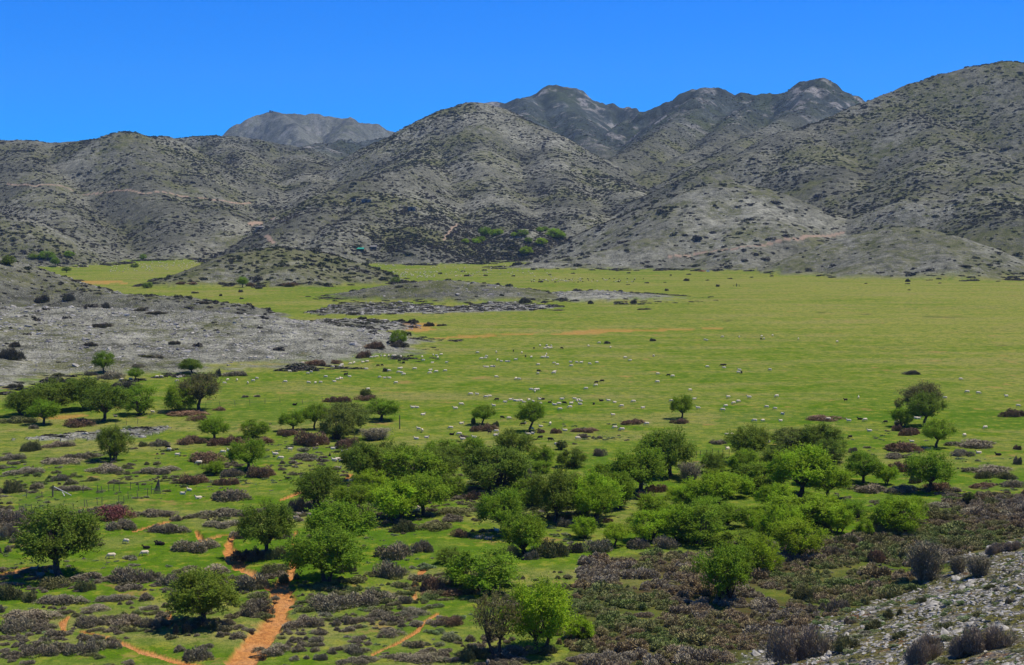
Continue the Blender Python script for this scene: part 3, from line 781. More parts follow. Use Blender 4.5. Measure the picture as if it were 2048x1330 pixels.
# tile, base x, base y, crown width, crown top, tone, shape, label
TR = [
 ('D',610,720,112,598,'m',0,'small lone green tree at the edge of the grey limestone pavement'), ('D',1120,722,130,638,'o',6,'flat dark tree against the foot of the limestone pavement'),
 ('D',790,765,75,693,'m',5,''), ('D',160,968,190,828,'o',3,''), ('D',320,945,270,772,'o',2,''), ('D',255,1022,165,884,'m',0,'round little tree standing out before the olive clump'),
 ('D',600,1003,235,800,'o',1,'dark spreading tree with sheep resting in its shade by the fence'), ('D',520,930,190,755,'o',3,''), ('D',810,965,168,795,'m',2,''),
 ('D',1165,938,218,725,'k',5,'brownish half-leafed tree with a thick bare trunk'), ('D',1060,945,165,788,'m',9,''), ('D',1255,1108,150,980,'m',0,''), ('D',1485,1098,155,993,'m',4,''),
 ('D',1705,1058,142,943,'m',1,''), ('D',1840,1050,122,900,'m',5,''), ('D',1965,1105,185,908,'p',9,''), ('D',665,1228,182,1042,'o',4,'dark feathery tree standing in grey heath'),
 ('D',1440,1290,222,1108,'m',1,'sturdy green tree rising between red-brown shrubs'), ('D',1250,1312,112,1238,'m',4,''), ('D',420,800,80,755,'o',9,''), ('D',690,860,60,800,'o',9,''),
 ('E',340,552,92,470,'m',9,'bushy green tree beside the brown shrubs at the tip of the pavement'), ('E',240,997,205,872,'m',0,'broad green tree beside the tall fence post'), ('E',70,1062,225,893,'p',3,''),
 ('E',150,868,62,812,'d',9,'tiny dark juniper on a shrub in the meadow'), ('E',835,1022,132,908,'m',5,'little tree growing out of a red-brown shrub in the meadow'),
 ('E',1106,1062,178,885,'m',7,'leaning tree with a crooked bare trunk in the meadow'), ('E',1995,988,132,848,'m',1,'round tree on a dark shrub in the open meadow'), ('E',1295,1168,62,1112,'d',9,'small dark bushy sapling by the grove edge'),
 ('F',1340,1036,104,928,'m',4,''), ('F',1465,1032,192,842,'o',5,'dense dark tree with a bent trunk beside the shrubs'), ('F',1432,960,200,783,'k',3,'taller half-leafed tree behind the dense dark one'),
 ('F',1535,1157,178,998,'m',5,'airy thin-leafed tree with a slim forked trunk'), ('F',1312,955,52,868,'k',8,'spindly half-bare sapling beside the dark tree'),
 ('F',430,1232,222,1032,'o',4,''), ('F',840,1165,205,1022,'o',3,''), ('F',680,1160,205,1044,'p',2,''), ('F',920,1245,175,1108,'o',4,''), ('F',240,1302,132,1175,'o',9,''), ('F',405,1292,162,1168,'b',9,''),
 ('G',345,797,425,408,'o',0,'lone spreading tree with sheep lying in its shade by bare dirt'), ('G',1190,1082,405,757,'o',6,'flat-crowned tree over dark shrubs beside the dirt track'),
 ('G',1540,682,305,368,'o',1,'tree with a stout trunk above the orange gully'), ('G',1850,402,245,158,'o',3,'feathery olive tree over a dark rounded shrub'),
 ('G',1915,832,440,508,'m',2,'big dense green tree at the head of the dirt track'), ('G',1990,640,345,358,'m',4,''),
 ('H',490,437,292,188,'m',0,'neat round tree with a sheep resting below it'), ('H',300,470,285,248,'b',4,''), ('H',110,240,205,18,'o',3,''), ('H',430,262,325,40,'m',4,''), ('H',280,225,255,5,'o',2,''), ('H',180,300,185,178,'b',9,''),
 ('H',905,295,345,48,'o',4,''), ('H',1015,270,140,110,'m',3,''), ('H',780,125,155,-18,'m',9,''), ('H',1010,115,205,-62,'o',2,''), ('H',1190,135,145,28,'m',9,''), ('H',1360,155,155,48,'o',9,''), ('H',1260,478,305,165,'o',2,'tall twin-stemmed tree in the middle of the grove'),
 ('H',1110,385,192,228,'m',4,''), ('H',1440,455,300,198,'b',3,''), ('H',1505,492,215,260,'b',5,''), ('H',1620,405,175,192,'m',4,''), ('H',1740,312,300,48,'m',1,''), ('H',1850,205,250,-50,'m',2,''), ('H',1930,212,250,-65,'o',0,''),
 ('H',930,552,275,288,'m',1,'round tree on a straight trunk at the grove front'), ('H',1080,662,225,428,'m',4,''), ('H',1420,572,135,448,'b',9,''), ('H',1610,622,145,488,'b',5,''), ('H',1800,592,205,418,'b',4,''),
 ('H',1850,440,180,308,'b',9,''), ('H',1990,582,205,378,'b',4,''), ('H',2000,340,155,268,'b',9,''), ('H',1180,190,120,120,'m',9,''),
 ('H',840,875,405,638,'m',9,'wide low green tree in front of the heath grass'), ('H',650,725,145,628,'o',9,''), ('H',912,1272,285,868,'k',8,'half-bare grey-topped tree on twin trunks'),
 ('H',1165,1235,405,808,'b',2,'large bright tree on two trunks with a deep shadow'), ('H',1410,1165,165,1028,'b',9,'straggly bright bush-tree beside the large bright one'),
 ('I',230,385,265,188,'b',4,''), ('I',730,332,332,42,'b',1,''), ('I',905,345,215,152,'b',0,''), ('I',1108,252,222,72,'m',6,'wide flat-topped tree at the meadow edge'), ('I',1245,262,105,148,'b',4,''),
 ('I',1488,302,245,72,'m',0,'lone round tree standing in brown heath by the meadow'), ('I',420,210,135,58,'m',9,''), ('I',530,295,285,140,'m',4,''), ('I',150,605,285,378,'m',4,''), ('I',60,390,155,268,'b',9,''), ('I',310,505,205,368,'m',4,''),
 ('I',460,515,155,388,'b',9,''), ('I',600,405,185,258,'b',9,''), ('I',720,685,265,468,'b',4,''), ('I',760,505,355,328,'b',3,''), ('I',960,545,125,398,'b',4,''),
 ('I',300,942,315,608,'m',4,'large dark-footed tree standing alone in the brown heath'), ('I',520,785,195,558,'b',4,''), ('I',380,645,265,528,'m',9,''), ('I',520,565,92,478,'b',9,''), ('I',1110,555,92,458,'b',9,''),
 ('I',1250,520,180,330,'m',4,''), ('I',1330,545,225,348,'b',4,''), ('I',1410,495,105,338,'b',5,''), ('I',1060,455,172,348,'m',9,''), ('I',1725,372,62,308,'d',9,'small dark juniper in the heath'), ('I',240,250,130,170,'o',9,''),
 ('D',50,88,62,35,'o',9,''), ('D',322,99,46,44,'m',0,'single small tree in the pasture under the long hill'), ('D',390,132,46,100,'o',6,''), ('D',280,52,82,8,'m',9,''), ('D',240,52,50,24,'m',9,''), ('D',190,52,42,24,'m',9,''), ('D',402,42,52,8,'m',9,''), ('D',835,55,36,24,'m',9,''),
 ('D',1418,219,62,158,'m',0,'single small tree at the foot of the stony knoll'), ('D',860,222,58,188,'o',9,''), ('D',785,102,46,78,'o',9,''),
 ('E',325,192,52,158,'o',9,''),
 ('H',560,245,235,60,'o',4,''), ('H',625,155,155,40,'o',9,''), ('H',1335,335,185,180,'m',9,''), ('H',1560,305,205,140,'m',4,''), ('I',330,335,205,200,'b',4,''), ('I',640,565,205,380,'b',9,''), ('I',880,485,185,330,'b',4,''), ('I',20,525,205,380,'m',4,''), ('I',820,255,165,110,'o',4,''), ('I',620,175,205,40,'o',9,''), ('H',60,420,200,260,'m',4,''), ('H',640,330,150,200,'m',9,''), ('I',200,470,190,330,'m',9,''), ('E',610,1240,200,1110,'m',4,''),
] + [('B',x,y,w,t,'b' if i % 3 else 'm',9,'') for i,(x,y,w,t) in enumerate([(848,968,62,918),(905,972,52,934),(935,962,46,930),(1065,970,66,932),(1170,948,34,918),(1250,985,86,928),(1105,1008,42,978),(1175,1024,62,983),(1085,1078,68,1032),(820,1008,52,973),(735,1018,42,988),(795,1018,52,988),(1200,942,34,915),(1020,975,34,948),(1290,985,50,945)])]

RANK = []
def place_tree(t, bx, by, w, top, tone, var, label):
    px, py = tp(t, bx, by); g = place(px, py)
    if g is None: return
    x, y, gz = g; d = math.hypot(x, y); mpp = d / FPX / ZF
    if not label: var = {4: [4, 10, 11], 9: [9, 12, 13], 3: [3, 11], 2: [2, 10]}.get(var, [var])[random.randrange(4) % len({4: [4, 10, 11], 9: [9, 12, 13], 3: [3, 11], 2: [2, 10]}.get(var, [var]))]
    tm, cm, tw, tht, tlo = TREES[var]
    sx = w * mpp / tw * (1.14 if not label else 1.04); sz = (by - top) * mpp / tht / .98
    far_ = py < 600
    r = bpy.data.objects.new('tree', None); COL.objects.link(r); r.empty_display_size = .5
    r.location = (x, y, gz - .05); r.scale = (sx, sx, sz); 
    r.rotation_euler = (0, 0, random.uniform(-.5, .5) if var in (1, 5, 7) else random.uniform(0, 6.28))
    if var == 7: r.rotation_euler = (0, 0, 0)
    col, adj = TONE[tone]; j = random.uniform(.88, 1.12); jj = random.uniform(.94, 1.06)
    tk = link('trunk', tm, r); cr = link('crown', cm, r); cr.color = (col[0] * j * jj, col[1] * j, col[2] * j, 1)
    size = 'small' if w * mpp < 4.6 else ('large' if w * mpp > 8 else 'medium-sized')
    if label: tag(r, label, 'tree')
    else: RANK.append((r, 'tree', adj + ' tree', '%s %s tree' % (size, adj)))
    if label: RANK.append((r, None, adj + ' tree', ''))
for a in TR: place_tree(*a)

# ------------------------------------------------------------------ shrubs
SCOL = {'g': ((.235, .205, .130), 'grey-mauve'), 'r': ((.225, .140, .078), 'rust-brown'), 'o': ((.165, .165, .058), 'olive-brown'), 'x': ((.24, .085, .070), 'dark red'), 'k': ((.115, .102, .066), 'blackish')}
SH = {
'G': [(1185,135,260,75,'r'),(945,205,270,55,'g'),(1765,115,170,45,'g'),(1130,265,200,70,'r'),(1320,270,150,60,'r'),(1340,360,290,90,'g'),(1360,220,130,60,'g'),(1535,228,200,82,'r'),(640,472,270,100,'x'),(890,455,250,60,'g'),
 (710,532,220,75,'g'),(990,552,240,75,'g'),(1055,475,110,40,'g'),(1320,455,310,70,'g'),(1300,522,260,60,'g'),(1150,667,325,95,'g'),(1755,432,155,100,'k'),(1900,420,110,65,'o'),(1460,712,205,105,'k'),(1640,702,170,90,'o'),
 (1390,582,120,60,'g'),(1640,582,150,60,'g'),(1580,792,190,78,'o'),(90,492,240,112,'g'),(50,582,120,90,'g'),(110,608,120,50,'g'),(20,662,80,50,'g'),(60,312,130,82,'o'),(430,302,200,45,'g'),(350,242,100,45,'g'),
 (640,198,260,62,'g'),(350,142,300,50,'g'),(150,202,260,50,'g'),(180,66,130,60,'o'),(60,120,200,45,'g'),(480,110,200,50,'g'),(720,842,250,112,'g'),(850,832,200,85,'g'),(1000,862,185,85,'g'),(1200,800,350,80,'g'),
 (1470,885,255,120,'g'),(1500,1032,235,115,'g'),(680,952,220,60,'g'),(495,892,140,78,'o'),(300,872,240,85,'o'),(50,942,180,105,'o'),(200,952,140,78,'o'),(370,972,285,82,'g'),(830,940,140,55,'g'),(580,1005,200,40,'g'),
 (880,1003,150,45,'g'),(750,1102,260,90,'g'),(905,1107,180,80,'g'),(500,1098,205,82,'g'),(200,1062,330,72,'g'),(80,1130,255,105,'g'),(240,1120,170,60,'g'),(280,1265,275,105,'g'),(500,1252,245,112,'g'),(670,1222,115,62,'g'),
 (50,1272,125,65,'g'),(260,1190,90,50,'g'),(1150,1295,225,105,'g'),(1215,1225,110,50,'g'),(1060,1142,115,92,'k'),(1270,1112,105,62,'o'),(1900,1005,335,122,'g'),(1780,1102,285,95,'g'),(2000,1092,105,62,'g'),(1600,1265,280,85,'g'),
 (1720,1182,105,52,'g'),(1850,1192,105,45,'g'),(1760,1295,125,45,'g'),(1880,1295,105,55,'g'),(780,1317,120,35,'g'),(1960,1255,85,42,'g'),(150,1235,95,45,'g'),(1700,830,130,70,'o'),(20,1010,90,50,'g'),(440,440,80,30,'g'),(1030,1240,120,50,'g')],
'H': [(660,162,140,82,'r'),(80,347,120,42,'r'),(800,352,135,72,'r'),(680,442,245,62,'o'),(580,532,265,72,'o'),(700,572,140,62,'r'),(370,545,135,85,'o'),(320,702,270,120,'g'),(480,662,165,85,'g'),(280,812,235,122,'g'),
 (120,975,400,130,'g'),(380,962,115,62,'g'),(240,1052,195,72,'g'),(80,1082,175,62,'g'),(450,1032,205,62,'g'),(400,1098,155,52,'g'),(640,922,330,60,'r'),(560,1092,145,52,'g'),(670,1095,185,85,'r'),(540,895,195,115,'r'),
 (280,1155,195,65,'g'),(80,1255,195,75,'g'),(100,1315,250,62,'g'),(480,1317,350,65,'g'),(770,1295,225,112,'o'),(1000,695,135,95,'o'),(1220,695,225,122,'o'),(1130,705,125,85,'g'),(1380,665,115,75,'k'),(1530,665,225,105,'g'),
 (1330,515,145,62,'g'),(1200,472,85,42,'k'),(1330,474,75,48,'r'),(1560,484,75,44,'r'),(1770,355,135,65,'r'),(1850,312,155,65,'r'),(1740,640,180,80,'g'),(1900,640,180,90,'g'),(870,770,160,80,'o'),(620,330,110,60,'o'),
 (1080,240,110,90,'g'),(1060,820,90,40,'g'),(1040,310,120,60,'r'),(30,780,150,120,'g'),(1410,1180,120,100,'o')],
'I': [(1330,72,262,72,'r'),(1750,47,355,52,'g'),(1680,97,162,47,'g'),(1300,112,175,42,'g'),(1340,192,205,80,'r'),(1850,202,345,55,'g'),(1820,228,115,48,'o'),(1940,232,125,48,'o'),(2022,145,65,55,'g'),(2022,58,62,32,'r'),
 (1050,78,65,38,'g'),(260,27,125,34,'g'),(1140,312,265,65,'g'),(1320,312,225,65,'g'),(1560,302,205,65,'r'),(1400,255,90,60,'k'),(1850,385,155,55,'o'),(1650,325,100,25,'o'),(1560,400,230,40,'g'),(1760,450,300,60,'g'),(1950,440,250,55,'g'),(2000,280,160,50,'g'),(1800,280,180,40,'r'),
 (1510,480,200,70,'o'),(1700,520,220,50,'o'),(1900,510,200,50,'o'),(1000,620,160,80,'o'),(1150,620,220,80,'o'),(1260,560,160,60,'o'),(930,680,150,70,'g'),(1180,720,140,90,'r'),(1060,700,120,60,'o'),(1380,600,120,50,'o'),(1660,640,160,60,'o'),(1570,600,120,40,'o'),
 (960,1010,160,100,'g'),(1180,1110,140,90,'o'),(1290,1040,120,70,'o'),(1450,955,80,45,'o'),(1330,1160,120,70,'o'),(1590,1110,150,70,'o'),(1780,1040,180,60,'o'),(1860,870,90,45,'o'),(1720,860,90,40,'o'),(1000,1240,190,120,'o'),(1300,900,70,35,'o'),(1960,960,60,50,'g'),(2020,900,70,40,'o'),(1010,1080,110,60,'g'),(840,1010,140,70,'g'),(780,950,180,100,'o'),(520,1230,120,60,'g'),(1440,1310,200,50,'o'),(1620,1310,160,45,'o')],
'D': [(665,757,182,48,'g'),(530,737,92,26,'g'),(740,817,172,52,'k'),(1380,742,192,37,'g'),(1290,742,52,52,'k'),(800,692,92,26,'g'),(600,457,112,32,'k'),(530,567,77,27,'k'),(70,647,142,72,'k'),(90,572,82,32,'k'),
 (440,1037,212,57,'r'),(100,1017,212,47,'o'),(1080,972,312,42,'r'),(1170,1002,142,42,'r'),(200,1047,72,27,'g'),(1290,942,92,27,'r'),(1430,864,47,22,'g'),(1505,862,47,17,'g'),(1970,894,152,47,'r'),(1120,1140,202,62,'r'),
 (1320,1145,202,72,'r'),(1520,1140,202,52,'r'),(1820,1155,242,102,'r'),(2000,1165,122,62,'r'),(1680,1092,142,47,'r'),(340,1155,222,42,'g'),(170,1178,132,52,'o'),(930,1152,112,47,'g'),(820,1152,82,37,'o'),(1850,682,172,42,'r'),
 (1960,667,82,27,'r'),(620,342,62,37,'k'),(400,302,92,42,'k'),(250,312,92,42,'k'),(1180,318,90,14,'k'),(830,360,90,25,'k'),(920,380,120,22,'k'),(1020,555,90,25,'k'),(850,630,90,20,'o'),(920,635,100,22,'g'),(90,810,110,30,'k'),(345,740,70,22,'o'),(1130,205,80,14,'r'),(1055,204,50,16,'r'),(1700,215,130,22,'r'),(1300,203,60,12,'k'),(1470,215,70,20,'r'),(1405,248,35,17,'k'),(1298,270,28,16,'k'),(1410,287,30,14,'k'),(1515,228,40,14,'k'),(1140,255,50,12,'k'),(430,184,130,14,'k'),(900,200,40,12,'k'),(570,258,50,10,'g'),(460,1000,60,22,'k')],
'E': [(210,585,152,48,'r'),(345,570,132,42,'k'),(135,633,112,42,'r'),(30,893,72,42,'r'),(170,883,167,42,'r'),(840,1062,172,57,'r'),(915,1037,62,48,'o'),(790,1022,42,52,'o'),(1710,1022,157,42,'r'),(1440,1072,202,37,'r'),
 (1260,1075,82,37,'r'),(1420,1102,82,32,'g'),(1500,1105,72,22,'g'),(1170,1072,62,37,'r'),(1510,1208,102,52,'g'),(1080,312,92,32,'k'),(1465,316,42,22,'k'),(1716,312,47,22,'k'),(1780,350,82,13,'k'),(1825,534,47,24,'k'),
 (1563,549,47,18,'k'),(430,428,62,27,'k'),(360,420,42,17,'k'),(595,445,62,16,'k'),(520,448,62,27,'k'),(130,408,52,22,'k'),(265,713,42,26,'k'),(1990,1018,135,37,'r'),(50,1155,142,62,'r'),(70,380,90,18,'k'),(190,425,120,20,'k'),(1270,355,120,10,'k'),(300,378,70,12,'k'),
 (1013,155,20,12,'k'),(1228,147,16,9,'k'),(1272,112,18,9,'k'),(1363,139,20,9,'k'),(1621,124,16,9,'k'),(1688,137,20,11,'k'),(1935,150,14,10,'k'),(2025,182,36,16,'k'),(1793,195,24,11,'k'),(1900,191,18,6,'k'),(1908,240,30,15,'k'),(1684,204,24,7,'k'),(745,154,42,14,'k'),(853,152,32,9,'k'),(718,127,26,10,'k'),(845,121,30,10,'k'),(590,141,32,11,'k'),(1172,190,26,16,'k'),(345,222,52,14,'k'),(1130,117,26,13,'k')],
'F': [(850,1002,262,42,'r'),(1395,732,117,30,'k'),(1380,1088,152,55,'r'),(1310,1062,72,42,'r'),(1980,980,155,50,'r'),(86,145,22,10,'k'),(195,179,16,9,'k'),(253,215,29,15,'k'),(326,170,26,10,'k'),(455,162,16,9,'k'),(570,155,19,11,'k'),(1368,187,27,18,'k'),(1365,199,26,9,'k'),(1374,236,16,8,'k'),(1122,198,15,8,'k'),(1550,172,24,10,'k'),(1555,196,18,8,'k'),(1895,185,22,8,'k'),(1965,164,24,14,'k'),(2014,172,19,11,'k'),(72,182,36,17,'k'),(1700,105,90,12,'k'),(160,126,50,10,'r')],
}
shrub_count = 0; tiny = []
shrub_cut = sorted([w / ZF / FPX for l in SH.values() for (_, _, w, _, _) in l], reverse=True)[285]
for t, lst in SH.items():
    for (x, by, w, ap, c) in lst:
        px, py = tp(t, x, by)
        g = place(px, py)
        if g is None: continue
        d0 = math.hypot(g[0], g[1]); sin_e = min(.6, H / d0)
        mpp = d0 / FPX / ZF
        wm = w * mpp; dep = wm * (.72 if w > 60 else .8)
        hm = ap * mpp
        h_real = max(.45 * hm, hm - dep * sin_e * .8)
        ux, uy = g[0] / d0, g[1] / d0
        x_, y_ = g[0] + ux * dep * .42, g[1] + uy * dep * .42
        if wm / d0 < shrub_cut: tiny.append((x_, y_, wm, dep, h_real)); continue
        me = random.choice(SHRUBS if wm > 2.6 else SHRUBS_SMALL)
        o = link('shrub', me); o.location = (x_, y_, ground(x_, y_) - .02)
        o.scale = (wm * 1.22, dep * 1.5, h_real * 1.35); o.rotation_euler = (0, 0, random.uniform(-.25, .25) + (math.pi if random.random() < .5 else 0))
        col, adj = SCOL[c]; j = random.uniform(.85, 1.15)
        o.color = (col[0] * j * random.uniform(.94, 1.06), col[1] * j, col[2] * j, 1)
        size = 'small' if wm < 2.2 else ('broad' if wm > 5 else 'low')
        if c == 'x': tag(o, 'dark red spiny shrub beside the wire fence of the pen', 'shrub')
        else:
            RANK.append((o, 'shrub', adj + ' shrub', '%s %s shrub' % (size, adj)))
        shrub_count += 1
# the smallest ones together
TINY = list(tiny)
# leafless bushes on the stony slope and elsewhere
BU = [('I',1475,822,210,578,0,'tall leafless grey-brown bush of upright twigs on the stony slope','g'), ('I',1660,782,112,668,1,'slim leafless bush between two larger ones on the stony slope','g'), ('I',1785,792,142,668,2,'leafless bush with a wide foot on the stony slope','g'),
      ('I',90,240,150,120,1,'grey leafless bush leaning in front of a leafy tree','g'), ('E',205,1108,185,1038,2,'pale leafless thicket in the bushy strip by the meadow','g'), ('F',1305,1030,40,1005,0,'dead brown twig bush in the meadow shrubs','r')]
for t, x, by, w, top, v, lb, c in BU:
    px, py = tp(t, x, by); g = place(px, py); mpp = math.hypot(g[0], g[1]) / FPX / ZF
    o = link('bush', TWIG[v]); o.location = (g[0], g[1], g[2] - .03); o.scale = (w * mpp / 1.5, w * mpp / 1.5, (by - top) * mpp / 2.35); col = SCOL[c][0]; o.color = (col[0], col[1], col[2], 1)
    o.rotation_euler = (0, 0, random.uniform(0, 6)); tag(o, lb, 'bush')
MO = [('I',770,1292,335,1015,0,'large rounded mauve-brown twiggy bush at the foot of the slope','g'), ('I',1490,1300,250,1075,1,'big grey tangled bush on the stones','g'), ('I',1740,1262,180,1085,2,'dark grey twig mound joining two big bushes','g'), ('I',1870,1230,255,1030,0,'spreading purplish bush on the stony slope','g'),
      ('I',1888,664,112,570,1,'round grey cushion bush at the top edge of the stones','g'), ('I',2015,645,115,575,2,'grey cushion bush at the end of the stones','g')]
for t, x, by, w, top, v, lb, c in MO:
    px, py = tp(t, x, by); g = place(px, py); mpp = math.hypot(g[0], g[1]) / FPX / ZF
    o = link('bush', BARE[v]); hm = (by - top) * mpp
    o.location = (g[0], g[1] + w * mpp * .3, 0); o.location.z = ground(o.location.x, o.location.y) - .05; o.scale = (w * mpp * 1.25, w * mpp * 1.15, hm * 1.0); col = SCOL[c][0]; o.color = (col[0] * 1.3, col[1] * 1.22, col[2] * 1.35, 1)
    tag(o, lb, 'bush')

# ------------------------------------------------------------------ sheep
def loft(rings, sides=10):
    """closed tube through (centre, radius across, radius up)"""
    V, F = [], []; n = len(rings)
    for i, (c, ra, rb) in enumerate(rings):
        c = Vector(c); a = Vector(rings[max(0, i - 1)][0]); b_ = Vector(rings[min(n - 1, i + 1)][0]); t = (b_ - a).normalized()
        s_ = Vector((0, 1, 0)); u = t.cross(s_).normalized(); 
        for k in range(sides):
            w = 2 * math.pi * k / sides; V.append(c + s_ * (ra * math.cos(w)) + u * (rb * math.sin(w)))
    for i in range(n - 1):
        for k in range(sides): F.append((i * sides + k, i * sides + (k + 1) % sides, (i + 1) * sides + (k + 1) % sides, (i + 1) * sides + k))
    F.append(tuple(range(sides))[::-1]); F.append(tuple((n - 1) * sides + k for k in range(sides)))
    return V, F

def make_sheep(pose, mats, name):
    bm = bmesh.new()
    def add(r, sides=10):
        V, F = loft(r, sides); vs_ = [bm.verts.new(v) for v in V]
        for f in F: bm.faces.new([vs_[i] for i in f])
    dz = 0 if pose != 'lie' else -.30
    bz = .56 + dz
    add([((-.56, 0, bz + .02), .05, .06), ((-.52, 0, bz), .15, .17), ((-.36, 0, bz + .01), .205, .225), ((-.05, 0, bz - .02), .225, .235), ((.22, 0, bz), .20, .225), ((.38, 0, bz + .03), .15, .18), ((.46, 0, bz + .04), .07, .09)], 12)
    add([((-.54, 0, bz + .10), .05, .05), ((-.60, 0, bz + .0), .045, .045), ((-.61, 0, bz - .14), .03, .03)], 6)      # tail
    if pose == 'graze':
        hp = [((.34, 0, bz + .04), .12, .14), ((.48, 0, bz - .08), .095, .11), ((.60, 0, bz - .26), .075, .085)]; hd = [((.58, 0, bz - .24), .06, .06), ((.64, 0, bz - .30), .075, .085), ((.71, 0, bz - .40), .06, .065), ((.75, 0, bz - .48), .035, .04)]; ear = (.62, bz - .22)
    else:
        hp = [((.32, 0, bz + .06), .12, .14), ((.45, 0, bz + .20), .09, .11), ((.50, 0, bz + .32), .07, .08)]; hd = [((.46, 0, bz + .36), .06, .06), ((.54, 0, bz + .36), .075, .085), ((.66, 0, bz + .31), .055, .062), ((.73, 0, bz + .28), .035, .038)]; ear = (.49, bz + .40)
    add(hp, 8); add(hd, 8)
    for s_ in (-1, 1):
        add([((ear[0], s_ * .05, ear[1]), .03, .02), ((ear[0] - .02, s_ * .12, ear[1] - .01), .03, .018), ((ear[0] - .02, s_ * .17, ear[1] - .04), .012, .01)], 6)
    if pose == 'lie':
        for s_ in (-1, 1):
            add([((.26, s_ * .13, .10), .06, .06), ((.42, s_ * .13, .055), .045, .045), ((.50, s_ * .12, .04), .03, .03), ((.30, s_ * .15, .035), .03, .03)], 6)
            add([((-.36, s_ * .17, .14), .09, .10), ((-.20, s_ * .20, .06), .05, .05), ((-.06, s_ * .2, .04), .03, .03)], 6)
    else:
        st = .05 if pose == 'graze' else .0
        for s_ in (-1, 1):
            add([((.27, s_ * .11, bz - .08), .085, .09), ((.28 + st * s_, s_ * .11, .28), .042, .046), ((.27 + st * s_, s_ * .11, .15), .03, .032), ((.28 + st * s_, s_ * .11, .03), .028, .03), ((.30 + st * s_, s_ * .11, .0), .034, .036)], 6)
            add([((-.36, s_ * .12, bz - .06), .11, .12), ((-.36 - st * s_, s_ * .12, .34), .06, .07), ((-.44 - st * s_, s_ * .12, .24), .034, .036), ((-.42 - st * s_, s_ * .12, .03), .028, .03), ((-.40 - st * s_, s_ * .12, .0), .034, .036)], 6)
    me = bpy.data.meshes.new(name); bm.to_mesh(me); bm.free()
    o = bpy.data.objects.new(name, me); COL.objects.link(o)
    md = o.modifiers.new('r', 'REMESH'); md.mode = 'VOXEL'; md.voxel_size = .03
    dg = bpy.context.evaluated_depsgraph_get(); me2 = bpy.data.meshes.new_from_object(o.evaluated_get(dg))
    bpy.data.objects.remove(o); bpy.data.meshes.remove(me)
    for m in mats: me2.materials.append(m)
    hx = .585 if pose == 'graze' else .475
    n = len(me2.polygons); c = np.zeros(n * 3); me2.polygons.foreach_get('center', c); c = c.reshape(-1, 3)
    head = (c[:, 0] > hx) if pose == 'graze' else ((c[:, 0] > hx) & (c[:, 2] > bz + .22))
    legs = (c[:, 2] < .24) if pose != 'lie' else (c[:, 2] < .06)
    me2.polygons.foreach_set('material_index', (head | legs).astype(np.int32)); me2.polygons.foreach_set('use_smooth', np.ones(n, bool)); me2.update()
    me2.name = name
    return me2
SHEEP = {(p, c): make_sheep(p, (M_wool, M_face) if c == 'w' else (M_black, M_black), 'sheep') for p in ('graze', 'stand', 'lie') for c in 'wb'}
M_grey = plain_material('grey_fleece', (.20, .17, .12), (.34, .29, .21), 12)  # white fleece darkened, tree shade put into its colour
SHEEP[('lie', 's')] = make_sheep('lie', (M_grey, M_face), 'sheep')

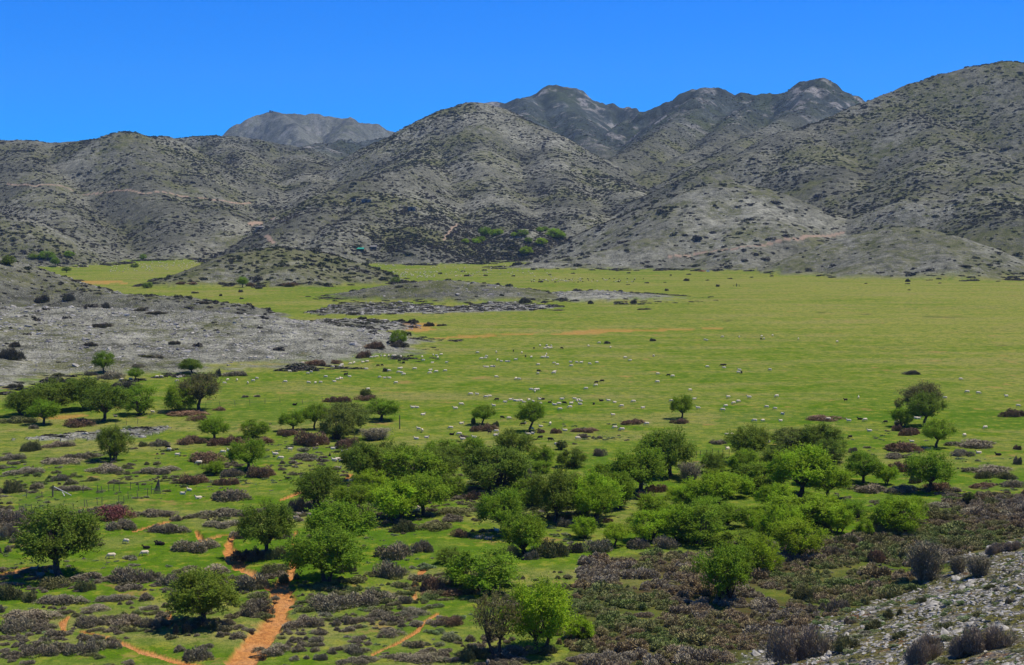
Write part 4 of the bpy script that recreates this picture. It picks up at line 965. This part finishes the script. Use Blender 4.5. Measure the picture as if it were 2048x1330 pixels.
# tile: white grazing, then letters b black grazing, L white lying, B black lying, S white lying with tree shade in the fleece colour
FLOCK = {
'E': "1171,561 1209,561 1200,577 1217,573 1224,576 1236,575 1236,563 1135,577b 1298,577b 1454,563 1516,545 1583,571 1015,592b 915,599 805,603 1064,603 1086,625b 1119,629 1208,612 1203,623 1184,630 1195,630 1215,632 827,638 850,636 857,625 921,645 944,649L 976,651L 987,651L 1030,645 1159,673 1252,664 1271,673 1350,659 1385,660 1412,662 1353,680 1461,669 1503,661 1669,632 1697,648 1835,622 848,682L 860,683L 890,680L 905,681L 1163,711b 1158,725 1257,716 1250,723 915,745 1029,756 1048,758 1860,727 1921,735b 1946,742 1857,776 1533,770b 1500,779b 1496,796 1439,815 1118,820 1143,823 1155,821 1141,831 764,848 801,848 854,864 876,860 917,879b 967,888L 999,874L 1024,880L 1040,882L 1056,880L 1076,889L 1104,875L 1130,885L 1170,872L 1185,872B 1168,896L 1228,890B 1254,905L 1280,904 1300,871L 1313,900b 1372,869L 1385,881L 1396,876L 1408,889 1404,901L 1354,903 1344,924 1287,935 1485,900B 1528,881B 1570,879L 1606,890L 1647,917 1716,891 1773,922L 1596,970 1938,886 710,908 674,933 487,962L 425,920L 450,920L 899,917 712,1014L 647,1046 459,1053 481,1062 445,1104L 508,1096L 655,1079B 697,1082 717,1106L 785,1095L 876,1071b 914,1066 914,1084L 950,985b 989,989 1068,1024b 1085,1012L 1122,1050 1174,1032L 1230,1022 1100,1077L 1128,1073L 1171,1104b 1232,1115b 1271,1135L 1392,1108 1315,1055L 1607,1044 1649,1056 1794,1022 642,1186 665,1183 25,1180L 12,1235L 357,627 399,625b 419,622b 348,650b 382,641b 372,663b 240,623 261,624 285,622 308,623 320,622 216,626 200,629 182,630 158,655 132,660 82,664 60,668 8,680 153,694L 246,677b 222,679b 288,709 343,718 348,697 358,694 361,720 372,731 437,698 481,628 487,648 545,617 565,621 592,614 572,632 541,658L 625,661 530,701L 524,723 562,715 615,710 232,747 262,747L 288,747L 327,780 55,739L 35,732b 6,750L 163,818",
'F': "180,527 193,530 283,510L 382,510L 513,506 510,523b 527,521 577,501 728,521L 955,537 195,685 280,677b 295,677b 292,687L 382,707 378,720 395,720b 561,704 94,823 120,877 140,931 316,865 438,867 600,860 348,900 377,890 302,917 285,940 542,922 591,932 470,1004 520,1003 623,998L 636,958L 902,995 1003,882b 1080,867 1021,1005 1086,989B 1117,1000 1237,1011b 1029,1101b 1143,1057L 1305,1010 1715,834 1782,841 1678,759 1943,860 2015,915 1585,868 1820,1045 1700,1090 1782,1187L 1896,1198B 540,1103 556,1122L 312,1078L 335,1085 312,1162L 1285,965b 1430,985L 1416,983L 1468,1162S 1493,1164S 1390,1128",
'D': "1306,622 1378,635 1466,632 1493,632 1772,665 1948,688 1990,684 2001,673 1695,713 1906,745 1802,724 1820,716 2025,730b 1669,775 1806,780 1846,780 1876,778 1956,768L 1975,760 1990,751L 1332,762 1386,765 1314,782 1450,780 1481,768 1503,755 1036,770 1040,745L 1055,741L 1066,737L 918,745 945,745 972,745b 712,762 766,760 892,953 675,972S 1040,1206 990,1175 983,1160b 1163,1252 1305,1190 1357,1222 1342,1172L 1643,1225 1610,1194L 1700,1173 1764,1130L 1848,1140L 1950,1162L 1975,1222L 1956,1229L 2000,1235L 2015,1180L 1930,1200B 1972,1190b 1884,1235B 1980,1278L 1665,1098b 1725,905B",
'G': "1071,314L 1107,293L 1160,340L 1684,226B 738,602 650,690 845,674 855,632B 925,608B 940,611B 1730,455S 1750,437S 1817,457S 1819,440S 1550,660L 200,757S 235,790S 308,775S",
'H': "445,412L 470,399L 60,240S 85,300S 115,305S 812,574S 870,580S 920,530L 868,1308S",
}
sheep_n = 0
cand = []
for t, txt in FLOCK.items():
    for tok in txt.split():
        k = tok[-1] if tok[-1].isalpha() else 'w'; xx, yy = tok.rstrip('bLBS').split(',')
        px, py = tp(t, float(xx), float(yy) + 4); g = place(px, py)
        if g is not None: cand.append((math.hypot(g[0], g[1]), g, k))
cand.sort(key=lambda c: c[0])
for d_, g, k in cand[:296]:
    lying = k in 'LBS'; blk = k in 'bB'
    pose = 'lie' if lying else ('stand' if random.random() < .15 else 'graze')
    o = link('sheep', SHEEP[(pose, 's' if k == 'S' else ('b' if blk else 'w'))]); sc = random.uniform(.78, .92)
    o.location = (g[0], g[1], g[2] - (.01 if not lying else .02)); o.scale = (sc, sc, sc)
    o.rotation_euler = (0, 0, random.choice([0, math.pi, math.pi, random.uniform(0, 6.28)]) + random.uniform(-.5, .5))
    w_ = {'lie': 'lying', 'graze': 'grazing', 'stand': 'standing'}[pose]; cn = 'black' if blk else ('grey' if k == 'S' else 'white')
    RANK.append((o, 'sheep', '%s %s sheep' % (w_, cn), '%s sheep %s' % (cn, {'lie': 'lying down', 'graze': 'grazing', 'stand': 'standing'}[pose]))); sheep_n += 1
# far flocks: too many to single out
fp, fr, fs, fv = [], [], [], []
for d_, g, k in cand[296:]:
    fp.append(g); fr.append((0, 0, random.uniform(0, 6.28))); fs.append((.85, .85, .85)); fv.append(1 if k in 'bB' else 0)
SRC = [SHEEP[('graze', 'w')], SHEEP[('graze', 'b')]]
def far_flock(t, x0, x1, y0, y1, n, blk=0., clump=None):
    c = 0
    for _try in range(n * 12):
        if c >= n: break
        x = random.uniform(x0, x1); y = random.uniform(y0, y1)
        if clump and clump(x, y) < random.random(): continue
        g = place(*tp(t, x, y))
        if g is None or g[2] > 1.3: continue
        fp.append(g); fr.append((0, 0, random.uniform(0, 6.28))); q_ = random.uniform(.8, .95); fs.append((q_, q_, q_)); fv.append(1 if random.random() < blk else 0); c += 1
far_flock('D', 190, 600, 78, 105, 22, .03); far_flock('D', 640, 1300, 62, 132, 110, .02, lambda x, y: max(0, 1 - abs(y - (118 - (x - 640) * .075)) / 34))
far_flock('E', 180, 1240, 60, 160, 150, .04); far_flock('E', 0, 560, 128, 165, 55, .02); far_flock('E', 1120, 1790, 168, 192, 75, .45); far_flock('E', 1500, 2040, 40, 60, 0)
far_flock('D', 1930, 2048, 140, 165, 16)
o = scatter('sheep_flock', fp, fs, fr, np.zeros(len(fp)), SRC, fv)
tag(o, 'distant flock of sheep scattered as white and dark dots over the far pasture', 'sheep flock', None, 'stuff')
# ------------------------------------------------------------------ scrub on the slopes (nobody could count it)
vis = (S - np.concatenate([np.full((i0, NC), -9.), np.concatenate([np.full((1, NC), -9.), Sm[:-1]])]) > -.012)
jj_ = np.arange(NC)
def sample(prob, n):
    """n points with probability prob per square metre, jittered in the grid cells"""
    dr = np.gradient(RD)[:, None]; da_ = np.gradient(AZ)[None]
    w = (prob * RD[:, None] * dr * da_); w = w * (np.abs(AZ)[None] < R(24.5)); w = np.maximum(w, 0).ravel(); w = w / w.sum()
    k = rng.choice(len(w), n, p=w); ii, jj = np.unravel_index(k, X.shape)
    r_ = RD[ii] + (rng.random(n) - .5) * np.gradient(RD)[ii]; a_ = AZ[jj] + (rng.random(n) - .5) * np.gradient(AZ)[jj]
    x = r_ * np.sin(a_); y = r_ * np.cos(a_)
    zz = np.array([ground(p, q_) for p, q_ in zip(x, y)])
    return x, y, zz, ii, jj
LOW = [make_lowbush(81 + i) for i in range(6)]
slope_s = sst(.6, 2.0, base)
cl_n = np.clip(.65 + .6 * fbm(X, Y, 60, 3, 201) + .4 * fbm(X, Y, 14, 2, 203), .04, 1.6)
dens_h = np.array([.0, .5, .6, 1, 1, 1, 1, 1, .28, .22, .75, .35, .12, 1.1, .22])[own]
prob = slope_s * np.clip(cl_n - .7 * (rid - .45), .05, 2) * dens_h * vis * (rr > 260) * (1 - trackm) * (trackm < .05) * np.where(rr > 2300, .35, 1) * (rr < 3000)
vm = place(1015, 486); prob = prob * (1 + 5 * np.exp(-(((X - vm[0]) / 75) ** 2 + ((Y - vm[1]) / 110) ** 2)))
n_s = 58000
x, y, zz, ii, jj = sample(prob, n_s)
ds_ = rr[ii, jj]
size = rng.lognormal(0, .38, n_s) * np.where(ds_ < 700, 1.2, 1.85) * np.where(own[ii, jj] == 8, 1.35, 1)
scl = np.stack([size * rng.uniform(.9, 1.5, n_s), size * rng.uniform(.8, 1.1, n_s), size * rng.uniform(.55, .9, n_s)], 1)
rot = np.stack([np.zeros(n_s), np.zeros(n_s), rng.uniform(-.5, .5, n_s) + rng.choice([0, math.pi], n_s)], 1)
tone = np.clip(green[ii, jj] * .7 + rng.normal(0, .25, n_s), 0, 1)
tag(scatter('hill_scrub', np.stack([x, y, zz - .1], 1), scl, rot, tone, LOW), 'dark spiny scrub dotting all the grey slopes', 'scrub', None, 'stuff')
# fringe of scrub where slope meets plain and on rock patches
fringe = np.exp(-((base - .35) / .3) ** 2) * (base > .05) * vis * (rr > 300) * np.clip(fbm(X, Y, 25, 2, 207) + .1, 0, 1)
x, y, zz, ii, jj = sample(fringe + rock_patch * .25 * (rr > 200), 1800)
size = rng.lognormal(0, .35, 1800) * np.where(rr[ii, jj] > 800, 2.6, 1.5)
scl = np.stack([size * 1.6, size, size * .45], 1)
tag(scatter('fringe_scrub', np.stack([x, y, zz - .05], 1), scl, np.stack([np.zeros(1800), np.zeros(1800), rng.uniform(-.4, .4, 1800)], 1), rng.random(1800) * .6, LOW), 'dark low scrub fringing the rocks at the meadow edge', 'scrub', None, 'stuff')

if TINY:
    ta = np.array(TINY); tz = [ground(a, b) - .05 for a, b in ta[:, :2]]
    tag(scatter('meadow_bushes', np.stack([ta[:, 0], ta[:, 1], tz], 1), ta[:, 2:5] * [1.1, 1.2, 1.5], np.zeros((len(ta), 3)), rng.random(len(ta)) * .5, LOW), 'tiny dark bushes dotted over the distant grass', 'bushes', None, 'stuff')
# stones on the limestone pavements
STN = [make_stone(91 + i, .45) for i in range(6)]
prob = ((own == 14) * slope_s * 1.0 + (own == 12) * slope_s * .8 + rock_patch * 1.2 + (own == 11) * slope_s * .35 + (own == 13) * slope_s * .3) * vis * (.35 + np.clip(fbm(X, Y, 12, 3, 211) + .3, 0, 1))
x, y, zz, ii, jj = sample(prob, 14000); size = rng.lognormal(0, .55, 14000) * .62
tag(scatter('loose_stones', np.stack([x, y, zz], 1), np.stack([size * 1.2, size, size * 1.0], 1), np.stack([rng.normal(0, .15, 14000), rng.normal(0, .15, 14000), rng.uniform(0, 6.28, 14000)], 1), rng.random(14000), STN + [make_stone(96 + i, .5, M_stone_dark) for i in range(4)]), 'grey limestone rubble strewn over the pavements', 'stones', None, 'stuff')
# the stony slope in front: 300 largest stones one by one, the rest together
prob = (slope_rock > .5) * (rr > 62) * (rr < 230) * (.25 + np.clip(fbm(X, Y, 9, 3, 221) + .35, 0, 1.2)) * (pxl > 1300)
n_ = 9000
x, y, zz, ii, jj = sample(prob, n_); size = rng.lognormal(0, .48, n_) * .33
order = np.argsort(-size / rr[ii, jj]); SLAB = [make_stone(101 + i, .32) for i in range(7)]
for k in order[:290]:
    o = link('stone', SLAB[int(rng.integers(7))], SLOPE); o.location = (x[k], y[k], zz[k] + size[k] * .03); q_ = size[k] * 1.05
    o.scale = (q_ * 1.25, q_, q_); o.rotation_euler = (rng.normal(0, .12), -.18 + rng.normal(0, .12), rng.uniform(.3, 1.6))
k = order[290:]
o = scatter('small_stones', np.stack([x[k], y[k], zz[k]], 1), np.stack([size[k] * 1.25, size[k], size[k]], 1), np.stack([rng.normal(0, .15, len(k)), rng.normal(-.15, .15, len(k)), rng.uniform(0, 6.28, len(k))], 1), rng.random(len(k)), SLAB, None, SLOPE); o['kind'] = 'stuff'
# heath cover between the single shrubs, and cushion plants in the turf
def with_mat(me, mat): m2 = me.copy(); m2.materials.clear(); m2.materials.append(mat); return m2
M_heath = leaf_material('heath_twigs', 'none', True, [(.290, .255, .175), (.290, .220, .120), (.260, .250, .095), (.200, .250, .070)])
HE = [with_mat(m, M_heath) for m in SHRUBS_SMALL]
tn = np.clip(.5 + .9 * fbm(X, Y, 16, 3, 231), 0, 1)
x, y, zz, ii, jj = sample((heath > .5) * (rr < 330) * (dirt < .1), 2300)
size = rng.lognormal(0, .35, 2300) * 1.7
tag(scatter('heath', np.stack([x, y, zz - .03], 1), np.stack([size * 1.2, size * 1.1, size * .38], 1), np.stack([np.zeros(2300), np.zeros(2300), rng.uniform(0, 6.28, 2300)], 1), np.clip(tn[ii, jj] + rng.normal(0, .22, 2300), 0, 1), HE), 'dense low brown and olive heath covering the ground by the grove', 'heath', None, 'stuff')
opn = sst(-.05, .22, fbm(X, Y, 26, 4, 251) + .35 * fbm(X, Y, 7, 2, 253) + .10 - .5 * sst(1000, 1300, pxl) * sst(140, 200, rr))
prob = opn * (1 - sst(175, 262, rr)) * (dirt < .04) * (lush < .4) * (slope_rock < .3) * (heath < .3) * (rr > 100)
x, y, zz, ii, jj = sample(prob, 2600)
size = rng.lognormal(0, .35, 2600) * 1.35
M_mat = leaf_material('low_scrub_twigs', 'none', True, [(.225, .197, .128), (.205, .175, .105), (.180, .185, .066), (.145, .190, .052)])
tag(scatter('low_scrub', np.stack([x, y, zz - .03], 1), np.stack([size * 1.4, size * 1.15, size * .30], 1), np.stack([np.zeros(2600), np.zeros(2600), rng.uniform(-.4, .4, 2600)], 1), np.clip(.45 + .6 * fbm(x, y, 20, 2, 255) + rng.normal(0, .22, 2600), 0, 1), [with_mat(m, M_mat) for m in SHRUBS_SMALL]), 'carpet of low grey-brown and olive scrub between the grass openings', 'low scrub', None, 'stuff')
CU = [with_mat(m, M_cush) for m in SHRUBS_SMALL]
cn_ = np.clip(fbm(X, Y, 24, 3, 241) * 2 - .1, 0, 1) * np.clip(fbm(X, Y, 5, 2, 243) + .4, 0, 1)
prob = cn_ * ((rr < 300) * (1 - sst(215, 300, rr))) * (1 - dirt) * (dirt < .05) + (slope_rock > .4) * .35 * (rr < 230) * (rr > 62)
x, y, zz, ii, jj = sample(prob, 2600)
size = rng.lognormal(0, .4, 2600) * .85
tag(scatter('cushion_plants', np.stack([x, y, zz - .02], 1), np.stack([size * 1.3, size * 1.1, size * .22], 1), np.stack([np.zeros(2600), np.zeros(2600), rng.uniform(0, 6.28, 2600)], 1), np.clip(rng.normal(.5, .3, 2600), 0, 1), CU), 'small grey-green cushion plants sprinkled over turf and stones', 'cushion plants', None, 'stuff')

# ------------------------------------------------------------------ fences, timber and huts
def cyl(p0, p1, r0, r1, sides=6): 
    V, F = tube([p0, (np.array(p0) + np.array(p1)) / 2 + rng.normal(0, r0 * .25, 3), p1], [r0, (r0 + r1) / 2 * 1.05, r1], sides)
    n = len(V); V = np.concatenate([V, [V[:sides].mean(0)], [V[-sides:].mean(0)]])
    T = [(k, (k + 1) % sides, n) for k in range(sides)] + [(n - 1 - k, n - 1 - (k + 1) % sides, n + 1) for k in range(sides)]
    return V, [F, np.array(T)]
def fence(label, posts, hgt, rad, wires=2):
    P = [place(*p) for p in posts]
    r = bpy.data.objects.new('fence', None); COL.objects.link(r); r.location = P[0]; tag(r, label, 'fence')
    b = np.array(P[0]); tops = []
    for p in P:
        p = np.array(p) - b; ln = rng.normal(0, .06, 2); hh_ = hgt * rng.uniform(.85, 1.15)
        V, F = cyl(p - [0, 0, .15], p + [ln[0], ln[1], hh_], rad, rad * .85); link('post', mesh_np('post', V, F, [M_wood]), r); tops.append((p, ln, hh_))
    for w in range(wires):
        fr_ = .45 + .45 * w
        pts = [t[0] + np.array([t[1][0] * fr_, t[1][1] * fr_, t[2] * fr_]) for t in tops]
        V, F = tube(pts, [.012] * len(pts), 3); link('wire', mesh_np('wire', V, F, [M_wire]), r)
def q1(x, y): return 30 + x / 6.606, 930 + y / 6.606
fence('old wire fence on crooked posts along the back of the lush pen', [q1(*p) for p in [(155,430),(360,442),(500,415),(700,390),(900,370),(1090,355),(1150,362),(1240,348),(1300,342),(1380,345),(1525,330),(1640,345),(1800,385)]], 1.1, .05)
fence('short wire fence along the front of the lush pen beside the red shrub', [q1(*p) for p in [(925,560),(960,552),(1090,525),(1150,522),(1370,485),(1440,503),(1500,450),(1620,430),(1750,412)]], 1.0, .045)
fence('low wire fence below the pen behind the lone spreading tree', [q1(*p) for p in [(60,600),(140,605),(220,608),(375,622),(530,612),(640,600),(770,590)]], .9, .045)
fence('thin fence line between the clump of trees and the meadow', [(232,856),(253,850),(275,848),(300,838),(322,829),(345,824),(378,818),(412,814),(440,813),(470,812),(500,811),(530,808),(560,806),(605,808),(645,803),(690,800)], 1.2, .045)
fence('short fence beyond the bare bush in the grove', [(1380,920),(1392,917),(1400,916),(1412,915),(1424,914),(1436,914),(1446,914),(1458,913)], 1.3, .05)
def timber(name, label, cat, ends, rad, mat):
    P = [place(px, py) for px, py, dz in ends]; P = [np.array(p) + [0, 0, e[2]] for p, e in zip(P, ends)]
    V, F = cyl(P[0] - P[0], P[1] - P[0], rad, rad * .8); o = link(name, mesh_np(name, V, F, [mat])); o.location = P[0]; tag(o, label, cat)
timber('fence_post', 'single tall dark fence post beside the broad green tree', 'post', [(799.5, 858, -.2), (799.5, 858, 2.6)], .11, M_wood)
timber('fence_post', 'thick leaning grey post in the lush pen', 'post', [(*q1(500, 418), -.2), (*q1(508, 418), 1.7)], .12, M_wood)
timber('pole', 'bleached white pole lying across the pen grass', 'pole', [(*q1(520, 370), .9), (*q1(745, 408), .08)], .07, M_palewood)
timber('pole', 'short bleached pole propped against the white pole', 'pole', [(*q1(655, 418), .08), (*q1(625, 400), .5)], .06, M_palewood)
timber('pole', 'pale pole lying behind the lone spreading tree', 'pole', [(*q1(445, 660), .15), (*q1(615, 606), .15)], .09, M_palewood)
timber('pole', 'dark pole resting on the pen fence', 'pole', [(*q1(1530, 330), 1.0), (*q1(1815, 300), 1.1)], .07, M_wood)
# leaning triangular hurdle at the corner of the pen
g = place(*q1(1880, 380)); r = bpy.data.objects.new('hurdle', None); COL.objects.link(r); r.location = g; tag(r, 'tall triangular hurdle of weathered boards at the pen corner', 'hurdle')
for k in range(6):
    u = -.55 + k * .2; V, F = cyl((u, 0, -.1), (.12 + u * .12, .35, 2.0 + rng.uniform(-.2, .1)), .055, .045, 5); link('board', mesh_np('board', V, F, [M_wood]), r)
for hz in (.5, 1.15):
    V, F = cyl((-.55 + hz * .25, -.02 + hz * .17, hz), (.5 - hz * .2, -.02 + hz * .17, hz), .04, .04, 5); link('rail', mesh_np('rail', V, F, [M_wood]), r)
def box(x0, x1, y0, y1, z0, z1):
    V = np.array([(x, y, z_) for z_ in (z0, z1) for x, y in ((x0, y0), (x1, y0), (x1, y1), (x0, y1))], float)
    F = np.array([(3, 2, 1, 0), (4, 5, 6, 7), (0, 1, 5, 4), (1, 2, 6, 5), (2, 3, 7, 6), (3, 0, 4, 7)]); return V, F
def hut(name, label, px, py, w, h, dep, wall, roof, style):
    g = place(px, py); r = bpy.data.objects.new(name, None); COL.objects.link(r); r.location = (g[0], g[1], g[2] - .3); r.rotation_euler = (0, 0, rng.uniform(-.15, .15)); tag(r, label, 'hut')
    t = .35
    V, F = join([box(-w/2, -w*.12, -dep/2, -dep/2 + t, 0, h), box(w*.12, w/2, -dep/2, -dep/2 + t, 0, h), box(-w*.119, w*.119, -dep/2 + .02, -dep/2 + t, h*.72, h), box(-w/2, w/2, dep/2 - t, dep/2, 0, h), box(-w/2, -w/2 + t, -dep/2 + t, dep/2 - t, 0, h), box(w/2 - t, w/2, -dep/2 + t, dep/2 - t, 0, h)])
    V = V + rng.normal(0, .02, V.shape); link('wall', mesh_np('wall', V, F, [wall]), r)
    V, F = box(-w*.118, w*.118, -dep/2 + .12, -dep/2 + .18, 0, h*.718); link('door', mesh_np('door', V, F, [M_dark]), r)
    if style == 'flat': V, F = box(-w/2 - .2, w/2 + .2, -dep/2 - .25, dep/2 + .2, h, h + .35)
    elif style == 'shed':
        V, F = box(-w/2 - .2, w/2 + .2, -dep/2 - .3, dep/2 + .2, h, h + .12); V[[2, 3, 6, 7], 2] += dep * .28
    else:
        V = np.array([(-w/2 - .3, -dep/2 - .3, h), (w/2 + .3, -dep/2 - .3, h), (w/2 + .3, dep/2 + .3, h), (-w/2 - .3, dep/2 + .3, h), (-w*.2, 0, h * 1.7), (w*.2, 0, h * 1.7)]); 
        F = np.array([(0, 1, 5, 4), (2, 3, 4, 5), (1, 2, 5, 5), (3, 0, 4, 4)]); F = [F[:2], np.array([(1, 2, 5), (3, 0, 4)])]
    link('roof', mesh_np('roof', V, F, [roof]), r)
hut('stone_hut', 'small stone hut on the craggy foothill beside a longer one', 708, 402.5, 4.2, 2.4, 4, M_stone_dark, M_stone_dark, 'flat')
hut('stone_hut', 'long low stone hut on the craggy foothill', 733, 404, 9.0, 2.4, 4.5, M_stone_dark, M_stone, 'flat')
hut('stone_hut', 'lone dark stone hut above the valley mouth', 823.5, 421, 6.5, 3.2, 5, M_stone_dark, M_stone_dark, 'flat')
hut('round_hut', 'low dark hipped hut beside the dirt road on the saddle', 521, 457, 8.5, 1.7, 7, M_stone_dark, M_stone_dark, 'hip')
hut('shed', 'tiny shed with a bright green roof at the meadow edge', 721, 500.5, 5.6, 1.4, 4, M_dark, M_greenmetal, 'shed')
hut('shed', 'small dark shed beside the green-roofed one', 747, 498, 5.2, 2.0, 4, M_wood, M_stone_dark, 'shed')
# summit cabin on the far mountain crest
c_ = int(np.argmin(np.abs(AZ - math.atan2(*ray(541, 221)[:2])))); iz = int(np.argmax(S[:, c_] + (rr[:, c_] < 4000) * -9)); 
def on_summit(px, label, w, h, nm, m1, m2):
    x_, y_, t_ = ray(px, 221); d_ = RD[iz] ; gz = ground(x_ * d_, y_ * d_); r = bpy.data.objects.new(nm, None); COL.objects.link(r); r.location = (x_ * d_, y_ * d_, gz - 2); tag(r, label, 'cabin')
    V, F = box(-w/2, w/2, -4, 4, 0, h + 2); link('wall', mesh_np('wall', V, F, [m1]), r); V, F = box(-w/2 - .4, w/2 + .4, -4.4, 4.4, h + 2, h + 2.8); link('roof', mesh_np('roof', V, F, [m2]), r)
on_summit(540.5, 'tiny dark cabin on the top of the far mountain', 5.5, 4.2, 'summit_cabin', M_stone_dark, M_stone_dark)
on_summit(545, 'lower annex beside the summit cabin', 5, 2.2, 'summit_cabin', M_stone_dark, M_stone_dark)
# trough and rusty heap at the foot of the knoll
g = place(1416, 543.5); r = bpy.data.objects.new('trough', None); COL.objects.link(r); r.location = (g[0], g[1], g[2] - .05); tag(r, 'small white trough at the foot of the low knoll', 'trough')
link('basin', mesh_np('basin', *join([box(-.95, .95, -.45, .45, .25, .35), box(-.95, .95, -.45, -.38, .352, 1.0), box(-.95, .95, .38, .45, .352, 1.0), box(-.95, -.88, -.379, .379, .352, .998), box(.88, .95, -.379, .379, .352, .998)]), [M_white]), r)
for sx in (-.7, .7): link('foot', mesh_np('foot', *box(sx - .12, sx + .12, -.35, .35, 0, .248), [M_white]), r)
g = place(1403, 543); r = link('earth_heap', make_stone(131, .5, M_rust)); r.location = (g[0], g[1], g[2] + .2); r.scale = (7, 3.5, 3); tag(r, 'low rusty brown heap beside the white trough', 'heap')
g = place(1473, 573); r = bpy.data.objects.new('hitching_frame', None); COL.objects.link(r); r.location = g; tag(r, 'small dark post with side rails alone in open grass', 'frame')
for (a, b_, w_, nm) in [((0, 0, -.2), (0, 0, 1.7), .22, 'post'), ((-1.6, 0, -.2), (-1.6, 0, 1.1), .09, 'post'), ((1.6, 0, -.2), (1.6, 0, 1.1), .09, 'post'), ((-1.7, -.15, .9), (1.7, -.15, .9), .07, 'rail')]:
    V, F = cyl(a, b_, w_, w_); link(nm, mesh_np(nm, V, F, [M_wood]), r)

# ------------------------------------------------------------------ labels by what stands closest
bpy.context.view_layer.update()
SHORT = {'small lone green tree at the edge': 'the lone pavement-edge tree', 'flat dark tree against': 'the flat dark pavement tree', 'round little tree standing': 'the round little clump tree', 'dark spreading tree with': 'the dark spreading fence tree',
 'brownish half-leafed': 'the brownish half-leafed tree', 'dark feathery': 'the dark feathery heath tree', 'sturdy green': 'the tree between red-brown shrubs', 'bushy green tree beside': 'the bushy pavement-tip tree', 'single tall dark fence post': 'the single tall fence post',
 'tiny dark juniper': 'the tiny meadow juniper', 'little tree growing': 'the little tree on a shrub', 'leaning tree': 'the leaning crooked tree', 'round tree on a dark shrub': 'the round tree on a shrub', 'dense dark tree': 'the dense bent-trunk tree', 'airy thin': 'the airy slim-trunk tree',
 'lone spreading tree': 'the lone spreading tree', 'flat-crowned tree': 'the flat-crowned track tree', 'tree with a stout': 'the stout-trunked gully tree', 'feathery olive': 'the feathery olive tree', 'big dense green': 'the big track-head tree', 'neat round tree': 'the neat round grove tree',
 'tall twin-stemmed': 'the tall twin-stemmed tree', 'round tree on a straight': 'the straight-trunked grove tree', 'wide low green': 'the wide low tree', 'large bright tree': 'the large bright two-trunked tree', 'wide flat-topped': 'the wide flat-topped tree', 'lone round tree standing in brown': 'the lone round heath tree',
 'large dark-footed': 'the tree alone in heath', 'small dark juniper in': 'the small heath juniper', 'single small tree in the pasture': 'the single pasture tree', 'single small tree at the foot': 'the single knoll-foot tree', 'small white trough': 'the white trough', 'tiny shed with': 'the green-roofed shed',
 'small dark post with side': 'the railed meadow post', 'tall leafless grey-brown': 'the tall leafless bush', 'large rounded mauve': 'the large mauve-brown bush', 'tall triangular hurdle': 'the triangular hurdle', 'lone dark stone hut': 'the lone stone hut', 'pale leafless thicket': 'the pale leafless thicket', 'grey leafless bush leaning': 'the grey leaning bush'}
marks = []
for o in list(COL.objects):
    lb = o.get('label')
    if lb and o.parent is None:
        for k_, v_ in SHORT.items():
            if lb.startswith(k_): marks.append((v_, o, np.array(o.location[:2])))
MP = np.array([m[2] for m in marks])
sets = {}
for e in RANK: sets.setdefault(e[2], []).append(e)
ORD = ['closest'] + [w + ' closest' for w in 'second third fourth fifth sixth seventh eighth ninth tenth eleventh twelfth thirteenth fourteenth fifteenth'.split()]
for (o, cat, key, words) in RANK:
    if cat is None: continue
    p = np.array(o.location[:2]); dm = np.hypot(*(MP - p).T); best = None
    for m_ in np.argsort(dm)[:5]:
        rk = sum(1 for e in sets[key] if e[0] is not o and e[0] is not marks[m_][1] and np.hypot(*(np.array(e[0].location[:2]) - MP[m_])) < dm[m_])
        if best is None or rk < best[0]: best = (rk, marks[m_][0])
    if best[0] < len(ORD): lb = '%s, %s %s to %s' % (words, ORD[best[0]], key, best[1])
    else: lb = '%s, well away from %s' % (words, best[1])
    tag(o, lb.replace('sheeps', 'sheep'), cat, {'tree': 'trees of the plateau', 'shrub': key + 's of the pasture', 'sheep': key + ' of the flock'}[cat])

# ------------------------------------------------------------------ haze
V, F = box(-4600, 4600, -60, 6200, -6, 640)
hz = link('haze', mesh_np('haze', V, F)); hm = bpy.data.materials.new('haze_air'); hm.use_nodes = True; nt = hm.node_tree; nt.nodes.clear()
ou = nt.nodes.new('ShaderNodeOutputMaterial'); pv = nt.nodes.new('ShaderNodeVolumePrincipled'); pv.inputs['Color'].default_value = (.50, .75, 1, 1); pv.inputs['Density'].default_value = .000045; pv.inputs['Anisotropy'].default_value = .2
nt.links.new(pv.outputs[0], ou.inputs['Volume']); hz.data.materials.append(hm); tag(hz, 'thin blue haze over the plateau and mountains', 'haze', None, 'stuff')
